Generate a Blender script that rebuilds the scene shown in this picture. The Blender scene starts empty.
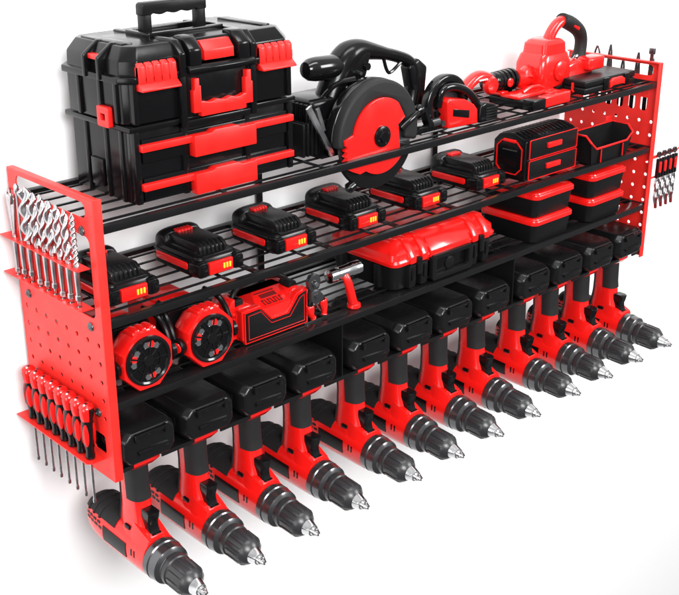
import bpy, bmesh, math, random
from mathutils import Vector, Matrix
random.seed(7)
R = math.radians
scene = bpy.context.scene
col = scene.collection

# ---------------------------------------------------------------- camera
cam_d = bpy.data.cameras.new('camera')
cam = bpy.data.objects.new('camera', cam_d)
col.objects.link(cam)
yaw, pitch, roll = -0.72476, -0.37394, -0.01237
f_ = Vector((math.sin(-yaw)*math.cos(pitch), math.cos(yaw)*math.cos(pitch), math.sin(pitch)))
r_ = f_.cross(Vector((0, 0, 1))).normalized()
u_ = r_.cross(f_)
rr = r_*math.cos(roll) + u_*math.sin(roll)
uu = -r_*math.sin(roll) + u_*math.cos(roll)
M = Matrix((rr, uu, -f_)).transposed().to_4x4()
M.translation = Vector((-0.6711, -1.15279, 0.4082))
cam.matrix_world = M
cam_d.sensor_width = 36
cam_d.lens = 1103.98/679*36
cam_d.shift_x = 36.19/679
cam_d.shift_y = -20.15/679
cam_d.clip_start = 0.02
cam_d.clip_end = 100
scene.camera = cam

# ---------------------------------------------------------------- world and lamps
w = bpy.data.worlds.new('World'); scene.world = w; w.use_nodes = True
wn = w.node_tree; wn.nodes.clear()
wo = wn.nodes.new('ShaderNodeOutputWorld'); wb = wn.nodes.new('ShaderNodeBackground')
tc = wn.nodes.new('ShaderNodeTexCoord'); sx = wn.nodes.new('ShaderNodeSeparateXYZ')
mr = wn.nodes.new('ShaderNodeMapRange'); cr = wn.nodes.new('ShaderNodeValToRGB')
wn.links.new(tc.outputs['Generated'], sx.inputs[0])
wn.links.new(sx.outputs['Z'], mr.inputs['Value'])
mr.inputs['From Min'].default_value = -1; mr.inputs['From Max'].default_value = 1
wn.links.new(mr.outputs[0], cr.inputs[0])
cr.color_ramp.elements[0].position = .42; cr.color_ramp.elements[0].color = (.17, .17, .175, 1)
cr.color_ramp.elements[1].position = .85; cr.color_ramp.elements[1].color = (.75, .75, .75, 1)
wn.links.new(cr.outputs[0], wb.inputs['Color'])
wb.inputs['Strength'].default_value = 1.0
wn.links.new(wb.outputs[0], wo.inputs[0])

def area(name, loc, target, size, power, color=(1, 1, 1)):
    d = bpy.data.lights.new(name, 'AREA'); d.shape = 'RECTANGLE'
    d.size, d.size_y = size; d.energy = power; d.color = color
    o = bpy.data.objects.new(name, d); col.objects.link(o)
    o.location = loc
    o.rotation_euler = (Vector(target)-Vector(loc)).to_track_quat('-Z', 'Y').to_euler()
    return o
area('key_softbox', (-.9, -2.7, 1.25), (.6, .15, -.25), (1.3, 1.1), 122)
area('top_softbox', (.5, -.9, 2.4), (.65, .1, -.2), (1.8, .5), 34)
area('side_softbox', (-2.4, -.9, .1), (.3, .1, -.3), (1.0, 1.6), 26)
area('front_softbox', (2.5, -2.3, 1.15), (1.6, .2, -.95), (1.2, 1.0), 84)

scene.view_settings.view_transform = 'Standard'
scene.view_settings.look = 'None'
scene.view_settings.exposure = 0
scene.view_settings.gamma = 1

# ---------------------------------------------------------------- materials
def mat(name, base, rough=.4, metal=0., coat=0., bump=0., bscale=400., rvar=.06, spec=.5, emis=None, cvar=0.):
    m = bpy.data.materials.new(name); m.use_nodes = True
    nt = m.node_tree; b = nt.nodes['Principled BSDF']
    b.inputs['Base Color'].default_value = (*base, 1)
    b.inputs['Roughness'].default_value = rough
    b.inputs['Metallic'].default_value = metal
    b.inputs['Coat Weight'].default_value = coat
    b.inputs['Coat Roughness'].default_value = .12
    b.inputs['Specular IOR Level'].default_value = spec
    t = nt.nodes.new('ShaderNodeTexCoord')
    n = nt.nodes.new('ShaderNodeTexNoise'); n.inputs['Scale'].default_value = 35; n.inputs['Detail'].default_value = 5
    nt.links.new(t.outputs['Object'], n.inputs['Vector'])
    g = nt.nodes.new('ShaderNodeMapRange')
    g.inputs['To Min'].default_value = max(.02, rough-rvar); g.inputs['To Max'].default_value = rough+rvar
    g.inputs['From Min'].default_value = .3; g.inputs['From Max'].default_value = .7
    nt.links.new(n.outputs['Fac'], g.inputs['Value']); nt.links.new(g.outputs[0], b.inputs['Roughness'])
    if cvar:
        c = nt.nodes.new('ShaderNodeValToRGB')
        c.color_ramp.elements[0].position = .3; c.color_ramp.elements[1].position = .7
        c.color_ramp.elements[0].color = (*[v*(1-cvar) for v in base], 1)
        c.color_ramp.elements[1].color = (*[min(1, v*(1+cvar)) for v in base], 1)
        nt.links.new(n.outputs['Fac'], c.inputs[0]); nt.links.new(c.outputs[0], b.inputs['Base Color'])
    if bump:
        n2 = nt.nodes.new('ShaderNodeTexNoise'); n2.inputs['Scale'].default_value = bscale; n2.inputs['Detail'].default_value = 2
        bp = nt.nodes.new('ShaderNodeBump'); bp.inputs['Strength'].default_value = bump; bp.inputs['Distance'].default_value = .0006
        nt.links.new(t.outputs['Object'], n2.inputs['Vector']); nt.links.new(n2.outputs['Fac'], bp.inputs['Height'])
        nt.links.new(bp.outputs[0], b.inputs['Normal'])
    if emis:
        b.inputs['Emission Color'].default_value = (*emis, 1); b.inputs['Emission Strength'].default_value = 1
    return m
RED = mat('red_plastic', (.74, .009, .007), .22, coat=.35, cvar=.04)
REDP = mat('red_powder_coat', (.80, .022, .016), .38, bump=.25, bscale=900, cvar=.03)
REDM = mat('red_matte_plastic', (.74, .011, .008), .36, bump=.15, bscale=1200, cvar=.05)
BLK = mat('black_plastic', (.0035, .0035, .004), .20, bump=.05, bscale=1500, spec=.27)
BLKS = mat('satin_black_plastic', (.006, .006, .0065), .24, bump=.12, bscale=1400, spec=.33)
BLKG = mat('glossy_black_plastic', (.004, .004, .0045), .14, rvar=.04, spec=.45)
BLKM = mat('matte_black_plastic', (.0065, .0065, .007), .33, bump=.2, bscale=1400, spec=.2)
RUB = mat('black_rubber', (.014, .014, .0145), .55, bump=.5, bscale=1100, spec=.25)
STL = mat('black_coated_steel', (.007, .007, .0075), .22, bump=.1, bscale=1200, spec=.35)
CHR = mat('chrome', (.78, .78, .79), .13, metal=1, rvar=.05)
SST = mat('brushed_steel', (.52, .52, .53), .26, metal=1, rvar=.1, cvar=.1)
GUN = mat('gunmetal', (.13, .13, .135), .22, metal=.85, rvar=.07)
DGR = mat('dark_grey_plastic', (.026, .026, .028), .30, bump=.2, bscale=1200)
YEL = mat('charge_light_yellow', (.9, .55, .03), .4)
WHT = mat('white_paint', (.8, .8, .8), .5)
WALL = mat('white_wall_paint', (.93, .93, .93), .7, bump=.15, bscale=300, rvar=.03)
DRED = mat('dark_red_print', (.12, .006, .006), .4)

# ---------------------------------------------------------------- mesh helpers
def unit(v): return Vector(v).normalized()
def frame(d):
    d = unit(d); a = Vector((0, 0, 1)) if abs(d.z) < .9 else Vector((1, 0, 0))
    x = a.cross(d).normalized(); return x, d.cross(x), d
class MB:
    def __init__(s): s.bm = bmesh.new()
    def _add(s, t, mat4=None, bev=0, seg=2, ang=28):
        bmesh.ops.recalc_face_normals(t, faces=t.faces)
        if bev:
            es = [e for e in t.edges if len(e.link_faces) == 2 and e.calc_face_angle(0) > R(ang)]
            bmesh.ops.bevel(t, geom=es, offset=bev, segments=seg, profile=.5, affect='EDGES', clamp_overlap=True)
        if mat4: t.transform(mat4)
        me = bpy.data.meshes.new('t'); t.to_mesh(me); t.free(); s.bm.from_mesh(me); bpy.data.meshes.remove(me)
        return s
    def box(s, x0, x1, y0, y1, z0, z1, bev=0, seg=2, m=None):
        t = bmesh.new(); bmesh.ops.create_cube(t, size=1)
        for v in t.verts:
            v.co = Vector((x0+(v.co.x+.5)*(x1-x0), y0+(v.co.y+.5)*(y1-y0), z0+(v.co.z+.5)*(z1-z0)))
        return s._add(t, m, bev, seg)
    def prism(s, pts, axis, a0, a1, bev=0, holes=(), seg=2, m=None, ang=28):
        t = bmesh.new()
        def P(p, a):
            return {'x': (a, p[0], p[1]), 'y': (p[0], a, p[1]), 'z': (p[0], p[1], a)}[axis]
        if holes:
            es = []
            for loop in [pts]+list(holes):
                vs = [t.verts.new(P(p, a0)) for p in loop]
                es += [t.edges.new((vs[i], vs[(i+1) % len(vs)])) for i in range(len(vs))]
            bmesh.ops.triangle_fill(t, use_beauty=True, edges=es)
            fs = t.faces[:]
        else:
            fs = [t.faces.new([t.verts.new(P(p, a0)) for p in pts])]
        ex = bmesh.ops.extrude_face_region(t, geom=fs)
        d = Vector(P((0, 0), a1))-Vector(P((0, 0), a0))
        for v in [g for g in ex['geom'] if isinstance(g, bmesh.types.BMVert)]: v.co += d
        if holes:
            old = [f for f in fs if f.is_valid]
            # keep original faces: extrude_face_region leaves them as the back
            if not old: pass
        return s._add(t, m, bev, seg, ang)
    def lathe(s, prof, o, d, seg=32, m=None, sx=1, sy=1, off=0):
        # prof: (distance along d, radius)
        t = bmesh.new(); X, Y, D = frame(d); o = Vector(o); rings = []
        for a, r in prof:
            if r <= 1e-6: rings.append([t.verts.new(o+D*a)])
            else: rings.append([t.verts.new(o+D*a+X*(sx*r*math.cos(2*math.pi*k/seg+off))+Y*(sy*r*math.sin(2*math.pi*k/seg+off))) for k in range(seg)])
        for A, B in zip(rings, rings[1:]):
            for k in range(seg):
                if len(A) == 1 and len(B) == 1: continue
                if len(A) == 1: t.faces.new((A[0], B[k], B[(k+1) % seg]))
                elif len(B) == 1: t.faces.new((A[k], A[(k+1) % seg], B[0]))
                else: t.faces.new((A[k], A[(k+1) % seg], B[(k+1) % seg], B[k]))
        for r in (rings[0], rings[-1]):
            if len(r) > 1: t.faces.new(r)
        return s._add(t, m)
    def ring(s, prof, o, d, seg=40, m=None):
        # closed profile (a, r) revolved: a ring/torus-like solid
        t = bmesh.new(); X, Y, D = frame(d); o = Vector(o); n = len(prof)
        rings = [[t.verts.new(o+D*a+X*(r*math.cos(2*math.pi*k/seg))+Y*(r*math.sin(2*math.pi*k/seg))) for a, r in prof] for k in range(seg)]
        for k in range(seg):
            A, B = rings[k], rings[(k+1) % seg]
            for i in range(n): t.faces.new((A[i], A[(i+1) % n], B[(i+1) % n], B[i]))
        return s._add(t, m)
    def cyl(s, a, b, r, seg=20, bev=0, m=None):
        a, b = Vector(a), Vector(b); L = (b-a).length
        if bev: p = [(0, r-bev), (bev, r), (L-bev, r), (L, r-bev)]
        else: p = [(0, r), (L, r)]
        return s.lathe(p, a, b-a, seg, m)
    def tube(s, pts, r, seg=10, smooth=3, closed=False, m=None, sx=1., up=None):
        P = [Vector(p) for p in pts]
        for _ in range(smooth):
            Q = []
            n = len(P)
            rng = range(n) if closed else range(n-1)
            if not closed: Q.append(P[0])
            for i in rng:
                A, B = P[i], P[(i+1) % n]
                Q += [A*.75+B*.25, A*.25+B*.75]
            if not closed: Q.append(P[-1])
            P = Q
        t = bmesh.new(); rings = []; n = len(P); X = None
        for i, p in enumerate(P):
            if closed: d = P[(i+1) % n]-P[i-1]
            else: d = P[min(i+1, n-1)]-P[max(i-1, 0)]
            d.normalize()
            if X is None: X = frame(d)[0] if up is None else unit(up)
            X = (X-d*X.dot(d)).normalized(); Y = d.cross(X)
            rad = r(i/(n-1)) if callable(r) else r
            rings.append([t.verts.new(p+X*(rad*sx*math.cos(2*math.pi*k/seg))+Y*(rad*math.sin(2*math.pi*k/seg))) for k in range(seg)])
        prs = list(zip(rings, rings[1:]))
        if closed: prs.append((rings[-1], rings[0]))
        for A, B in prs:
            for k in range(seg): t.faces.new((A[k], A[(k+1) % seg], B[(k+1) % seg], B[k]))
        if not closed: t.faces.new(rings[0]); t.faces.new(rings[-1])
        return s._add(t, m)
    def loft(s, rings, m=None, cap=True):
        t = bmesh.new(); V = [[t.verts.new(p) for p in r] for r in rings]; n = len(V[0])
        for A, B in zip(V, V[1:]):
            for k in range(n): t.faces.new((A[k], A[(k+1) % n], B[(k+1) % n], B[k]))
        if cap: t.faces.new(V[0]); t.faces.new(V[-1])
        return s._add(t, m)
    def patch(s, S, u0, u1, v0, v1, off=.0012, nu=8, nv=8, m=None):
        # thin raised shell that follows a surface S(u, v, offset)
        t = bmesh.new()
        G = [[[t.verts.new(S(u0+(u1-u0)*i/nu, v0+(v1-v0)*j/nv, o)) for j in range(nv+1)] for i in range(nu+1)] for o in (off, -.002)]
        for g in G:
            for i in range(nu):
                for j in range(nv): t.faces.new((g[i][j], g[i+1][j], g[i+1][j+1], g[i][j+1]))
        A, B = G
        for i in range(nu):
            for j in (0, nv): t.faces.new((A[i][j], A[i+1][j], B[i+1][j], B[i][j]))
        for j in range(nv):
            for i in (0, nu): t.faces.new((A[i][j], A[i][j+1], B[i][j+1], B[i][j]))
        return s._add(t, m)
    def obj(s, name, mt, parent=None, org=None, ang=32):
        bm = s.bm
        o = Vector((0, 0, 0))
        if org is not None: o = Vector(org)
        elif parent is not None: o = ORG.get(parent.name, o)
        for v in bm.verts: v.co -= o
        bmesh.ops.dissolve_degenerate(bm, dist=1e-6, edges=bm.edges)
        me = bpy.data.meshes.new(name); bm.to_mesh(me); bm.free()
        me.materials.append(mt)
        me.polygons.foreach_set('use_smooth', [True]*len(me.polygons))
        me.set_sharp_from_angle(angle=R(ang))
        ob = bpy.data.objects.new(name, me); col.objects.link(ob)
        if parent is not None: ob.parent = parent
        ORG[ob.name] = o
        if parent is None and org is not None: ob.location = o
        return ob
ORG = {}
def tag(o, label, cat, group=None):
    o['label'] = label; o['category'] = cat
    if group: o['group'] = group
def thing(name, loc, label, cat, group=None, local=False):
    o = bpy.data.objects.new(name, None); col.objects.link(o); o.location = loc
    o.empty_display_size = .02
    ORG[o.name] = Vector((0, 0, 0)) if local else Vector(loc)
    tag(o, label, cat, group); return o
KIDS = {}
def children(o): return [c for c in col.objects if c.parent == o]
def copy_tree(o, parent=None):
    c = o.copy(); col.objects.link(c)
    if parent is not None: c.parent = parent
    ORG[c.name] = ORG[o.name]
    for ch in children(o): copy_tree(ch, c)
    return c
def rrect(x0, x1, z0, z1, r, n=5):
    out = []
    for cx, cz, a in ((x1-r, z1-r, 0), (x0+r, z1-r, 90), (x0+r, z0+r, 180), (x1-r, z0+r, 270)):
        for k in range(n+1):
            t = R(a+90*k/n); out.append((cx+r*math.cos(t), cz+r*math.sin(t)))
    return out
def circ(cx, cz, r, n=14): return [(cx+r*math.cos(2*math.pi*k/n), cz+r*math.sin(2*math.pi*k/n)) for k in range(n)]
def arc(cx, cz, r, a0, a1, n=24): return [(cx+r*math.cos(R(a0+(a1-a0)*k/n)), cz+r*math.sin(R(a0+(a1-a0)*k/n))) for k in range(n+1)]
def rring(x0, x1, y0, y1, z, r, n=4): return [(p[0], p[1], z) for p in rrect(x0, x1, y0, y1, r, n)]

# ---------------------------------------------------------------- wall
W, D, ZB = 1.3, .2185, -.404
wall = MB().box(-14, 16, D+.010, D+.06, -9, 9).obj('wall', WALL)
wall['kind'] = 'structure'

# ---------------------------------------------------------------- the rack
rack = thing('tool_rack', (.65, D, ZB), 'long red and black wall rack with perforated red end panels and three wire shelves', 'tool rack')
HP, ZT = .0272, -.120
def screw_head(x, y, z, s):
    b = MB().lathe([(0, .0065), (.001, .0065), (.0028, .0045), (.0034, .002), (.0034, 0)], (x, y, z), (s, 0, 0), 16)
    b.ring([(.0030, .0019), (.0037, .0019), (.0037, .0028), (.0030, .0028)], (x, y, z), (s, 0, 0), 6)
    return b
def panel(x0, s):
    # x0 outer face, s = outward direction
    xi = x0-s*.0018
    hs = [rrect(.017, .196, -.0285, -.0068, .0095)]
    if s < 0:
        hs.append(rrect(.013, .200, -.1655, -.052, .010))
        zr = range(3, 10)
    else:
        zr = range(0, 10)
        for k in range(6): hs.append(rrect(.025+HP*k, .040+HP*k, -.100, -.056, .006, 3))
    ys = [.0118+HP*k for k in range(8)]
    for j in zr:
        z = ZT-HP*j
        for y in ys:
            if s < 0 and y < .05 and -.372 < z < -.33: continue
            if s > 0 and j == 2 and (y < .03 or y > .19 ): pass
            hs.append(circ(y, z, .0036, 12))
    if s < 0:
        hs.append(rrect(.015, .045, -.366, -.338, .005, 3))
        hs = [h for h in hs if not any(abs(sum(p[0] for p in h)/len(h)-sy) < .012 and abs(sum(p[1] for p in h)/len(h)-sz) < .012 for sy, sz in ((.193, -.181), (.027, -.179), (.027, -.306), (.193, -.306)))]
    b = MB().prism([(0, ZB), (D, ZB), (D, 0), (0, 0)], 'x', xi, x0, holes=hs)
    # folded front and top lips
    a, c = sorted((x0, x0-s*.0135))
    b.box(a, c, -.0021, .0003, ZB, .0002, .0007)
    a, c = sorted((x0+s*.0003, x0-s*.010))
    b.box(a, c, -.0018, D, -.0018, .0006, .0006)
    p = b.obj('side_panel', REDP, rack, ang=40)
    return p
lp = panel(0, -1)
for sy, sz in ((.193, -.181), (.027, -.179), (.028, -.046), (.027, -.306), (.193, -.306)):
    screw_head(0, sy, sz, -1).obj('screw', GUN, lp)
rp = panel(W, 1)
for sy, sz in ((.193, -.175), (.027, -.175), (.028, -.046), (.027, -.306)):
    screw_head(W-.0018, sy, sz, -1).obj('screw', GUN, rp)
# bit holder brackets outside the left panel
BITY = [.193, .174, .153, .131, .111, .091, .071, .051, .031]
for z in (-.093, -.148):
    hs = [circ(y, -.012, .0048, 12) for y in BITY]
    t = MB().prism([(D+.001, -.001), (.014, -.001), (.014, -.017), (.018, -.021), (D+.001, -.021)], 'z', z-.0012, z, holes=[[(h[0], h[1]) for h in k] for k in hs])
    for v in t.bm.verts: v.co = Vector((v.co.y, v.co.x, v.co.z))
    bmesh.ops.reverse_faces(t.bm, faces=t.bm.faces)
    t.obj('bit_holder_ledge', REDP, rack)
MB().box(-.0016, -.0003, .047, D, -.149, -.030, .0003).obj('holder_back_plate', REDP, rack)
SDY = [.193, .170, .148, .126, .103, .081, .058, .035]
hs = [circ(y, -.014, .0035, 10) for y in SDY]
t = MB().prism([(D+.004, -.0005), (.022, -.0005), (.022, -.020), (.028, -.026), (D+.004, -.026)], 'z', -.3772, -.3755, holes=hs)
for v in t.bm.verts: v.co = Vector((v.co.y, v.co.x, v.co.z))
bmesh.ops.reverse_faces(t.bm, faces=t.bm.faces)
t.obj('screwdriver_holder_ledge', REDP, rack)
# holders outside the right panel
t = MB().box(W, W+.03, .02, .20, -.0735, -.072, .0004); t.box(W, W+.0016, .02, .2, -.072, -.055)
t.obj('plier_holder_ledge', REDP, rack)
t = MB().box(W, W+.120, .014, .017, -.203, -.197, .0006); t.box(W, W+.120, .014, .017, -.2455, -.242, .0006)
t.cyl((W+.120, .0155, -.200), (W+.150, .0155, -.187), .0016, 8)
t.obj('hook_arm', REDP, rack)
# shelves
SH = [-.037, -.168, -.288]
for i, z in enumerate(SH):
    fl = (.010, .012, .028)[i]
    b = MB().box(.0138, W-.0138, 0, .0016, z-.011, z, .0005)
    b.box(.0138, W-.0138, .0016, fl, z-.0016, z, .0004)
    b.box(.0025, W-.0025, D-.0016, D, z-.011, z, .0005)
    b.box(.0025, W-.0025, D-.012, D-.0016, z-.0016, z, .0004)
    for xx in (.0025, W-.0075):
        b.box(xx, xx+.005, .003, D-.002, z-.011, z-.0008, .0004)
    sh = b.obj('shelf', STL, rack)
    g = MB()
    n = 6 if i < 2 else 7
    y0 = .024 if i == 0 else (.034 if i == 1 else .044)
    for k in range(n):
        y = y0+(D-.030-y0)*k/(n-1)
        g.box(.006, W-.006, y-.0016, y+.0016, z-.0032, z-.0006)
    xs = [.226+.146*k for k in range(8)]
    if i == 0: xs = [.226, .41, .56, .70, .77, .84, .90, .96, 1.02, 1.08, 1.14, 1.20]
    if i == 2: xs = [.433*k for k in (1, 2)]+[.2, .65, 1.08]
    for x in xs: g.box(x-.002, x+.002, .003, D-.003, z-.0062, z-.0034)
    if i == 1:
        for x in (.28, .43, .58, .72, .88): g.box(x-.005, x+.005, .003, D-.003, z-.0092, z-.0064)
    g.obj('wire_grid', STL, sh)
for x in (.4485, .886):
    MB().box(x-.0065, x+.0065, D+.0003, D+.003, -.287, -.038, .0005).obj('back_post', STL, rack)
# drill tray with slots and two partitions
PX = [.433, .867]
DX = []
for s_ in range(3):
    for k in range(4): DX.append(.0565+s_*.4345+k*.1045)
hs = []
b = MB()
pts = [(.0025, D), (.0025, .004)]
for x in DX: pts += [(x-.0235, .004), (x-.0235, .075)]+[(x+.0235*math.cos(R(180-18*k)), .075+.02*math.sin(R(180-18*k))) for k in range(1, 10)]+[(x+.0235, .075), (x+.0235, .004)]
pts += [(W-.0025, .004), (W-.0025, D)]
b.prism(pts, 'z', -.3925, -.3905)
prev = .0025
for x in DX+[None]:
    e = (x-.0235) if x else W-.0025
    b.box(prev, e, .0010, .0036, -.396, -.3895, .0006); 
    if x: prev = x+.0235
b.obj('drill_tray', STL, rack)
for x in PX:
    MB().prism([(.0022, -.396), (D, -.396), (D, -.3), (.0022, -.2995)], 'x', x-.001, x+.001).obj('partition', STL, rack)

# ---------------------------------------------------------------- drills
def build_drill():
    X = DX[0]
    t = thing('cordless_drill', (X, .02, -.585), '', 'drill', 'red and black cordless drills hanging nose forward under the rack')
    def ax(y): return -.5445+.045*y
    prof = [(.152, .010), (.150, .020), (.145, .027), (.135, .0315), (.115, .0345), (.09, .0355), (.06, .0345), (.03, .0335), (.0, .0325), (-.012, .0315)]
    def rad(y):
        for (a, ra), (b_, rb) in zip(prof, prof[1:]):
            if a >= y >= b_: return ra+(rb-ra)*(a-y)/(a-b_)
        return prof[-1][1]
    def S(y, a, off):
        r = rad(y)+off
        c, s = math.cos(R(a)), math.sin(R(a))
        k = 1/((abs(c)**2.4+abs(s)**2.4)**(1/2.4))
        return Vector((X+r*.92*k*c, y, ax(y)+r*k*s*1.0))
    b = MB().loft([[S(y, 360*k/36, 0) for k in range(36)] for y, _ in prof])
    # shoulder between body and handle
    b.loft([[(X+hw*math.cos(R(12*k)), cy+hd*math.sin(R(12*k)), z) for k in range(30)] for z, hw, cy, hd in ((-.535, .028, .035, .050), (-.520, .025, .035, .047), (-.508, .019, .036, .037), (-.500, .016, .037, .030))])
    # front collar with ledge above the clutch
    b.loft([[(X-w_, -.0115+dy, -.534), (X-w_*.62, -.0115+dy, z), (X+w_*.62, -.0115+dy, z), (X+w_, -.0115+dy, -.534)] for w_, dy, z in ((.0270, 0, -.5120), (.0285, .014, -.5060), (.0290, .030, -.4990), (.027, .040, -.497))])
    b.prism([(-.0105, -.520), (-.0105, -.5105), (.006, -.5035), (.010, -.52)], 'x', X-.0115, X+.0115, .0014)
    body = b.obj('body', RED, t)
    # rear rubber cap
    q = MB().patch(S, .1515, .062, 34, 146, .0018, 12, 20)
    q.obj('rear_cap', RUB, body)
    q = MB()
    for y in (.098, .114, .130): q.patch(S, y, y+.0035, 30, 150, .0027, 2, 16)
    q.obj('cap_rib', RUB, body)
    q = MB()
    for s0 in (205, 335):
        pass
    for a0, a1 in ((160, 199), (-19, 20)): MB().patch(S, .088, .030, a0, a1, .0010, 6, 6).obj('side_window', BLK, body)
    for a0 in (172, 8):
        for y in (.018, .011): MB().patch(S, y, y-.0026, a0-9, a0+9, .0006, 2, 5).obj('vent_slot', BLK, body)
    for a0, dy in ((160, 0), (171, .004), (20, 0), (9, .004)):
        for k in range(4): MB().patch(S, .139-k*.0115-dy, .131-k*.0115-dy, a0-3, a0+3, .0006, 2, 3).obj('side_mark', BLK, body)
    MB().box(X-.0075, X+.0075, -.0085, -.003, -.5135, -.5078, m=Matrix.Identity(4)).obj('top_slot', BLK, body)
    # handle
    hz = [(-.392, .021, .047, .028), (-.400, .017, .046, .0255), (-.42, .0155, .044, .0245), (-.45, .0155, .042, .0235), (-.48, .0165, .040, .026), (-.505, .019, .038, .032), (-.518, .021, .037, .036)]
    def hp(z):
        for A, B in zip(hz, hz[1:]):
            if A[0] >= z >= B[0]:
                f = (A[0]-z)/(A[0]-B[0]); return [A[i]+(B[i]-A[i])*f for i in (1, 2, 3)]
        return hz[-1][1:]
    def H(z, a, off):
        hw, cy, hd = hp(z)
        c, s = math.cos(R(a)), math.sin(R(a)); k = 1/((abs(c)**2.8+abs(s)**2.8)**(1/2.8))
        return Vector((X+(hw+off)*k*c, cy+(hd+off)*k*s, z))
    h = MB().loft([[H(z, 360*k/28, 0) for k in range(28)] for z, *_ in hz]).obj('handle', RED, t)
    MB().patch(H, -.404, -.464, 186, 354, .0016, 10, 18).obj('front_grip', RUB, h)
    MB().patch(H, -.401, -.518, 44, 136, .0018, 14, 10).obj('rear_grip', RUB, h)
    MB().loft([rring(X-a, X+a, y0, y1, z, .010) for z, a, y0, y1 in ((-.3965, .030, .010, .105), (-.401, .030, .010, .105), (-.407, .023, .014, .084), (-.411, .017, .02, .074))]).obj('foot', RED, h)
    # trigger
    b = MB().loft([[(X+x*wd, y, z) for x, y in ((-1, .014), (-1, fr+.003), (-.7, fr), (.7, fr), (1, fr+.003), (1, .014))] for z, fr, wd in ((-.4745, -.003, .0085), (-.4765, -.0065, .0098), (-.486, -.0045, .0098), (-.494, -.002, .0092), (-.502, -.0035, .009), (-.508, -.0065, .0085), (-.510, -.003, .007))])
    b.obj('trigger', BLKG, t)
    MB().box(X-.0225, X+.0225, .030, .043, -.513, -.506, .0015).obj('direction_switch', BLK, t)
    # clutch, chuck
    o = (X, -.0115, ax(-.0115)); dr = (0, -1, -.045)
    b = MB().lathe([(0, .0300), (.002, .0315), (.012, .0318), (.0135, .0302), (.015, .0312), (.028, .0296), (.030, .027), (.032, .0235), (.0345, .0235)], o, dr, 40)
    b.obj('clutch_ring', GUN, t)
    b = MB().lathe([(.0345, .0215), (.0355, .0240), (.0375, .0246), (.0435, .0242), (.045, .0222), (.074, .0218), (.078, .0205), (.0845, .0150), (.0865, .0122)], o, dr, 40)
    Xa, Ya, Da = frame(dr); o_ = Vector(o)
    for k in range(12):
        a = 2*math.pi*k/12; c = Xa*math.cos(a)+Ya*math.sin(a)
        e = Da.cross(c)
        rg = []
        for s0, r0, r1, wd in ((.0465, .020, .0226, .0026), (.049, .020, .0240, .0034), (.073, .020, .0236, .0034), (.0775, .017, .0212, .0026)):
            rg.append([o_+Da*s0+c*r0-e*wd, o_+Da*s0+c*r1-e*wd*.6, o_+Da*s0+c*r1+e*wd*.6, o_+Da*s0+c*r0+e*wd])
        b.loft(rg)
    ch = b.obj('chuck', DGR, t)
    b = MB().lathe([(.0850, .0120), (.087, .0128), (.096, .0098), (.099, .0090), (.100, .0072), (.103, .0060), (.1035, .0042), (.106, .0040), (.110, .0010), (.110, 0)], o, dr, 28)
    b.obj('chuck_nose', CHR, ch)
    q = MB()
    for k in range(3):
        a = 2*math.pi*k/3+.5; c = Xa*math.cos(a)+Ya*math.sin(a)
        q.cyl(o_+Da*.095+c*.0085, o_+Da*.1105+c*.0018, .0018, 8)
    q.obj('jaw', SST, ch)
    # battery pack
    x0, x1 = X-.0465, X+.0465
    def oct(s, y):
        return [(X+px*s, y, -.3615+pz*s) for px, pz in ((-.0465, -.014), (-.036, -.0265), (.036, -.0265), (.0465, -.014), (.0465, .016), (.036, .0275), (-.036, .0275), (-.0465, .016))]
    t1 = bmesh.new()
    b = MB()
    vs = [oct(.86, -.009), oct(1, .004), oct(1, .150), oct(.93, .158)]
    b.loft(vs)
    bt = b.obj('battery_pack', BLKS, t, ang=20)
    bm = bmesh.new(); bm.from_mesh(bt.data)
    es = [e for e in bm.edges if len(e.link_faces) == 2 and e.calc_face_angle(0) > R(15)]
    bmesh.ops.bevel(bm, geom=es, offset=.003, segments=3, profile=.5, affect='EDGES', clamp_overlap=True)
    bm.to_mesh(bt.data); bm.free(); bt.data.polygons.foreach_set('use_smooth', [True]*len(bt.data.polygons))
    q = MB().box(X-.024, X+.024, -.0135, -.004, -.3445, -.3385, .0018); q.box(X-.027, X-.021, -.0145, .004, -.350, -.338, .0018); q.box(X+.021, X+.027, -.0145, .004, -.350, -.338, .0018)
    q.obj('release_latch', BLKG, bt)
    MB().box(X-.022, X+.028, -.0128, -.006, -.3715, -.3655, .0012).obj('front_slot', BLKG, bt)
    for a in (X-.0478, X+.0455): MB().box(a, a+.0023, .015, .135, -.366, -.352, .0008).obj('side_rail', BLKG, bt)
    return t
SEC = ('left', 'middle', 'right')
ORD = ('first', 'second', 'third', 'fourth')
drill0 = build_drill()
for i, x in enumerate(DX):
    o = drill0 if i == 0 else copy_tree(drill0)
    o.location.x = x
    s_ = SEC[i//4]
    o['label'] = 'red drill hanging %s from the left in the %s third of the rack underside' % (ORD[i % 4], s_)
drill0['label'] = 'red drill hanging lowest in the picture, right beside the screwdriver panel'
o = None

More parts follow.
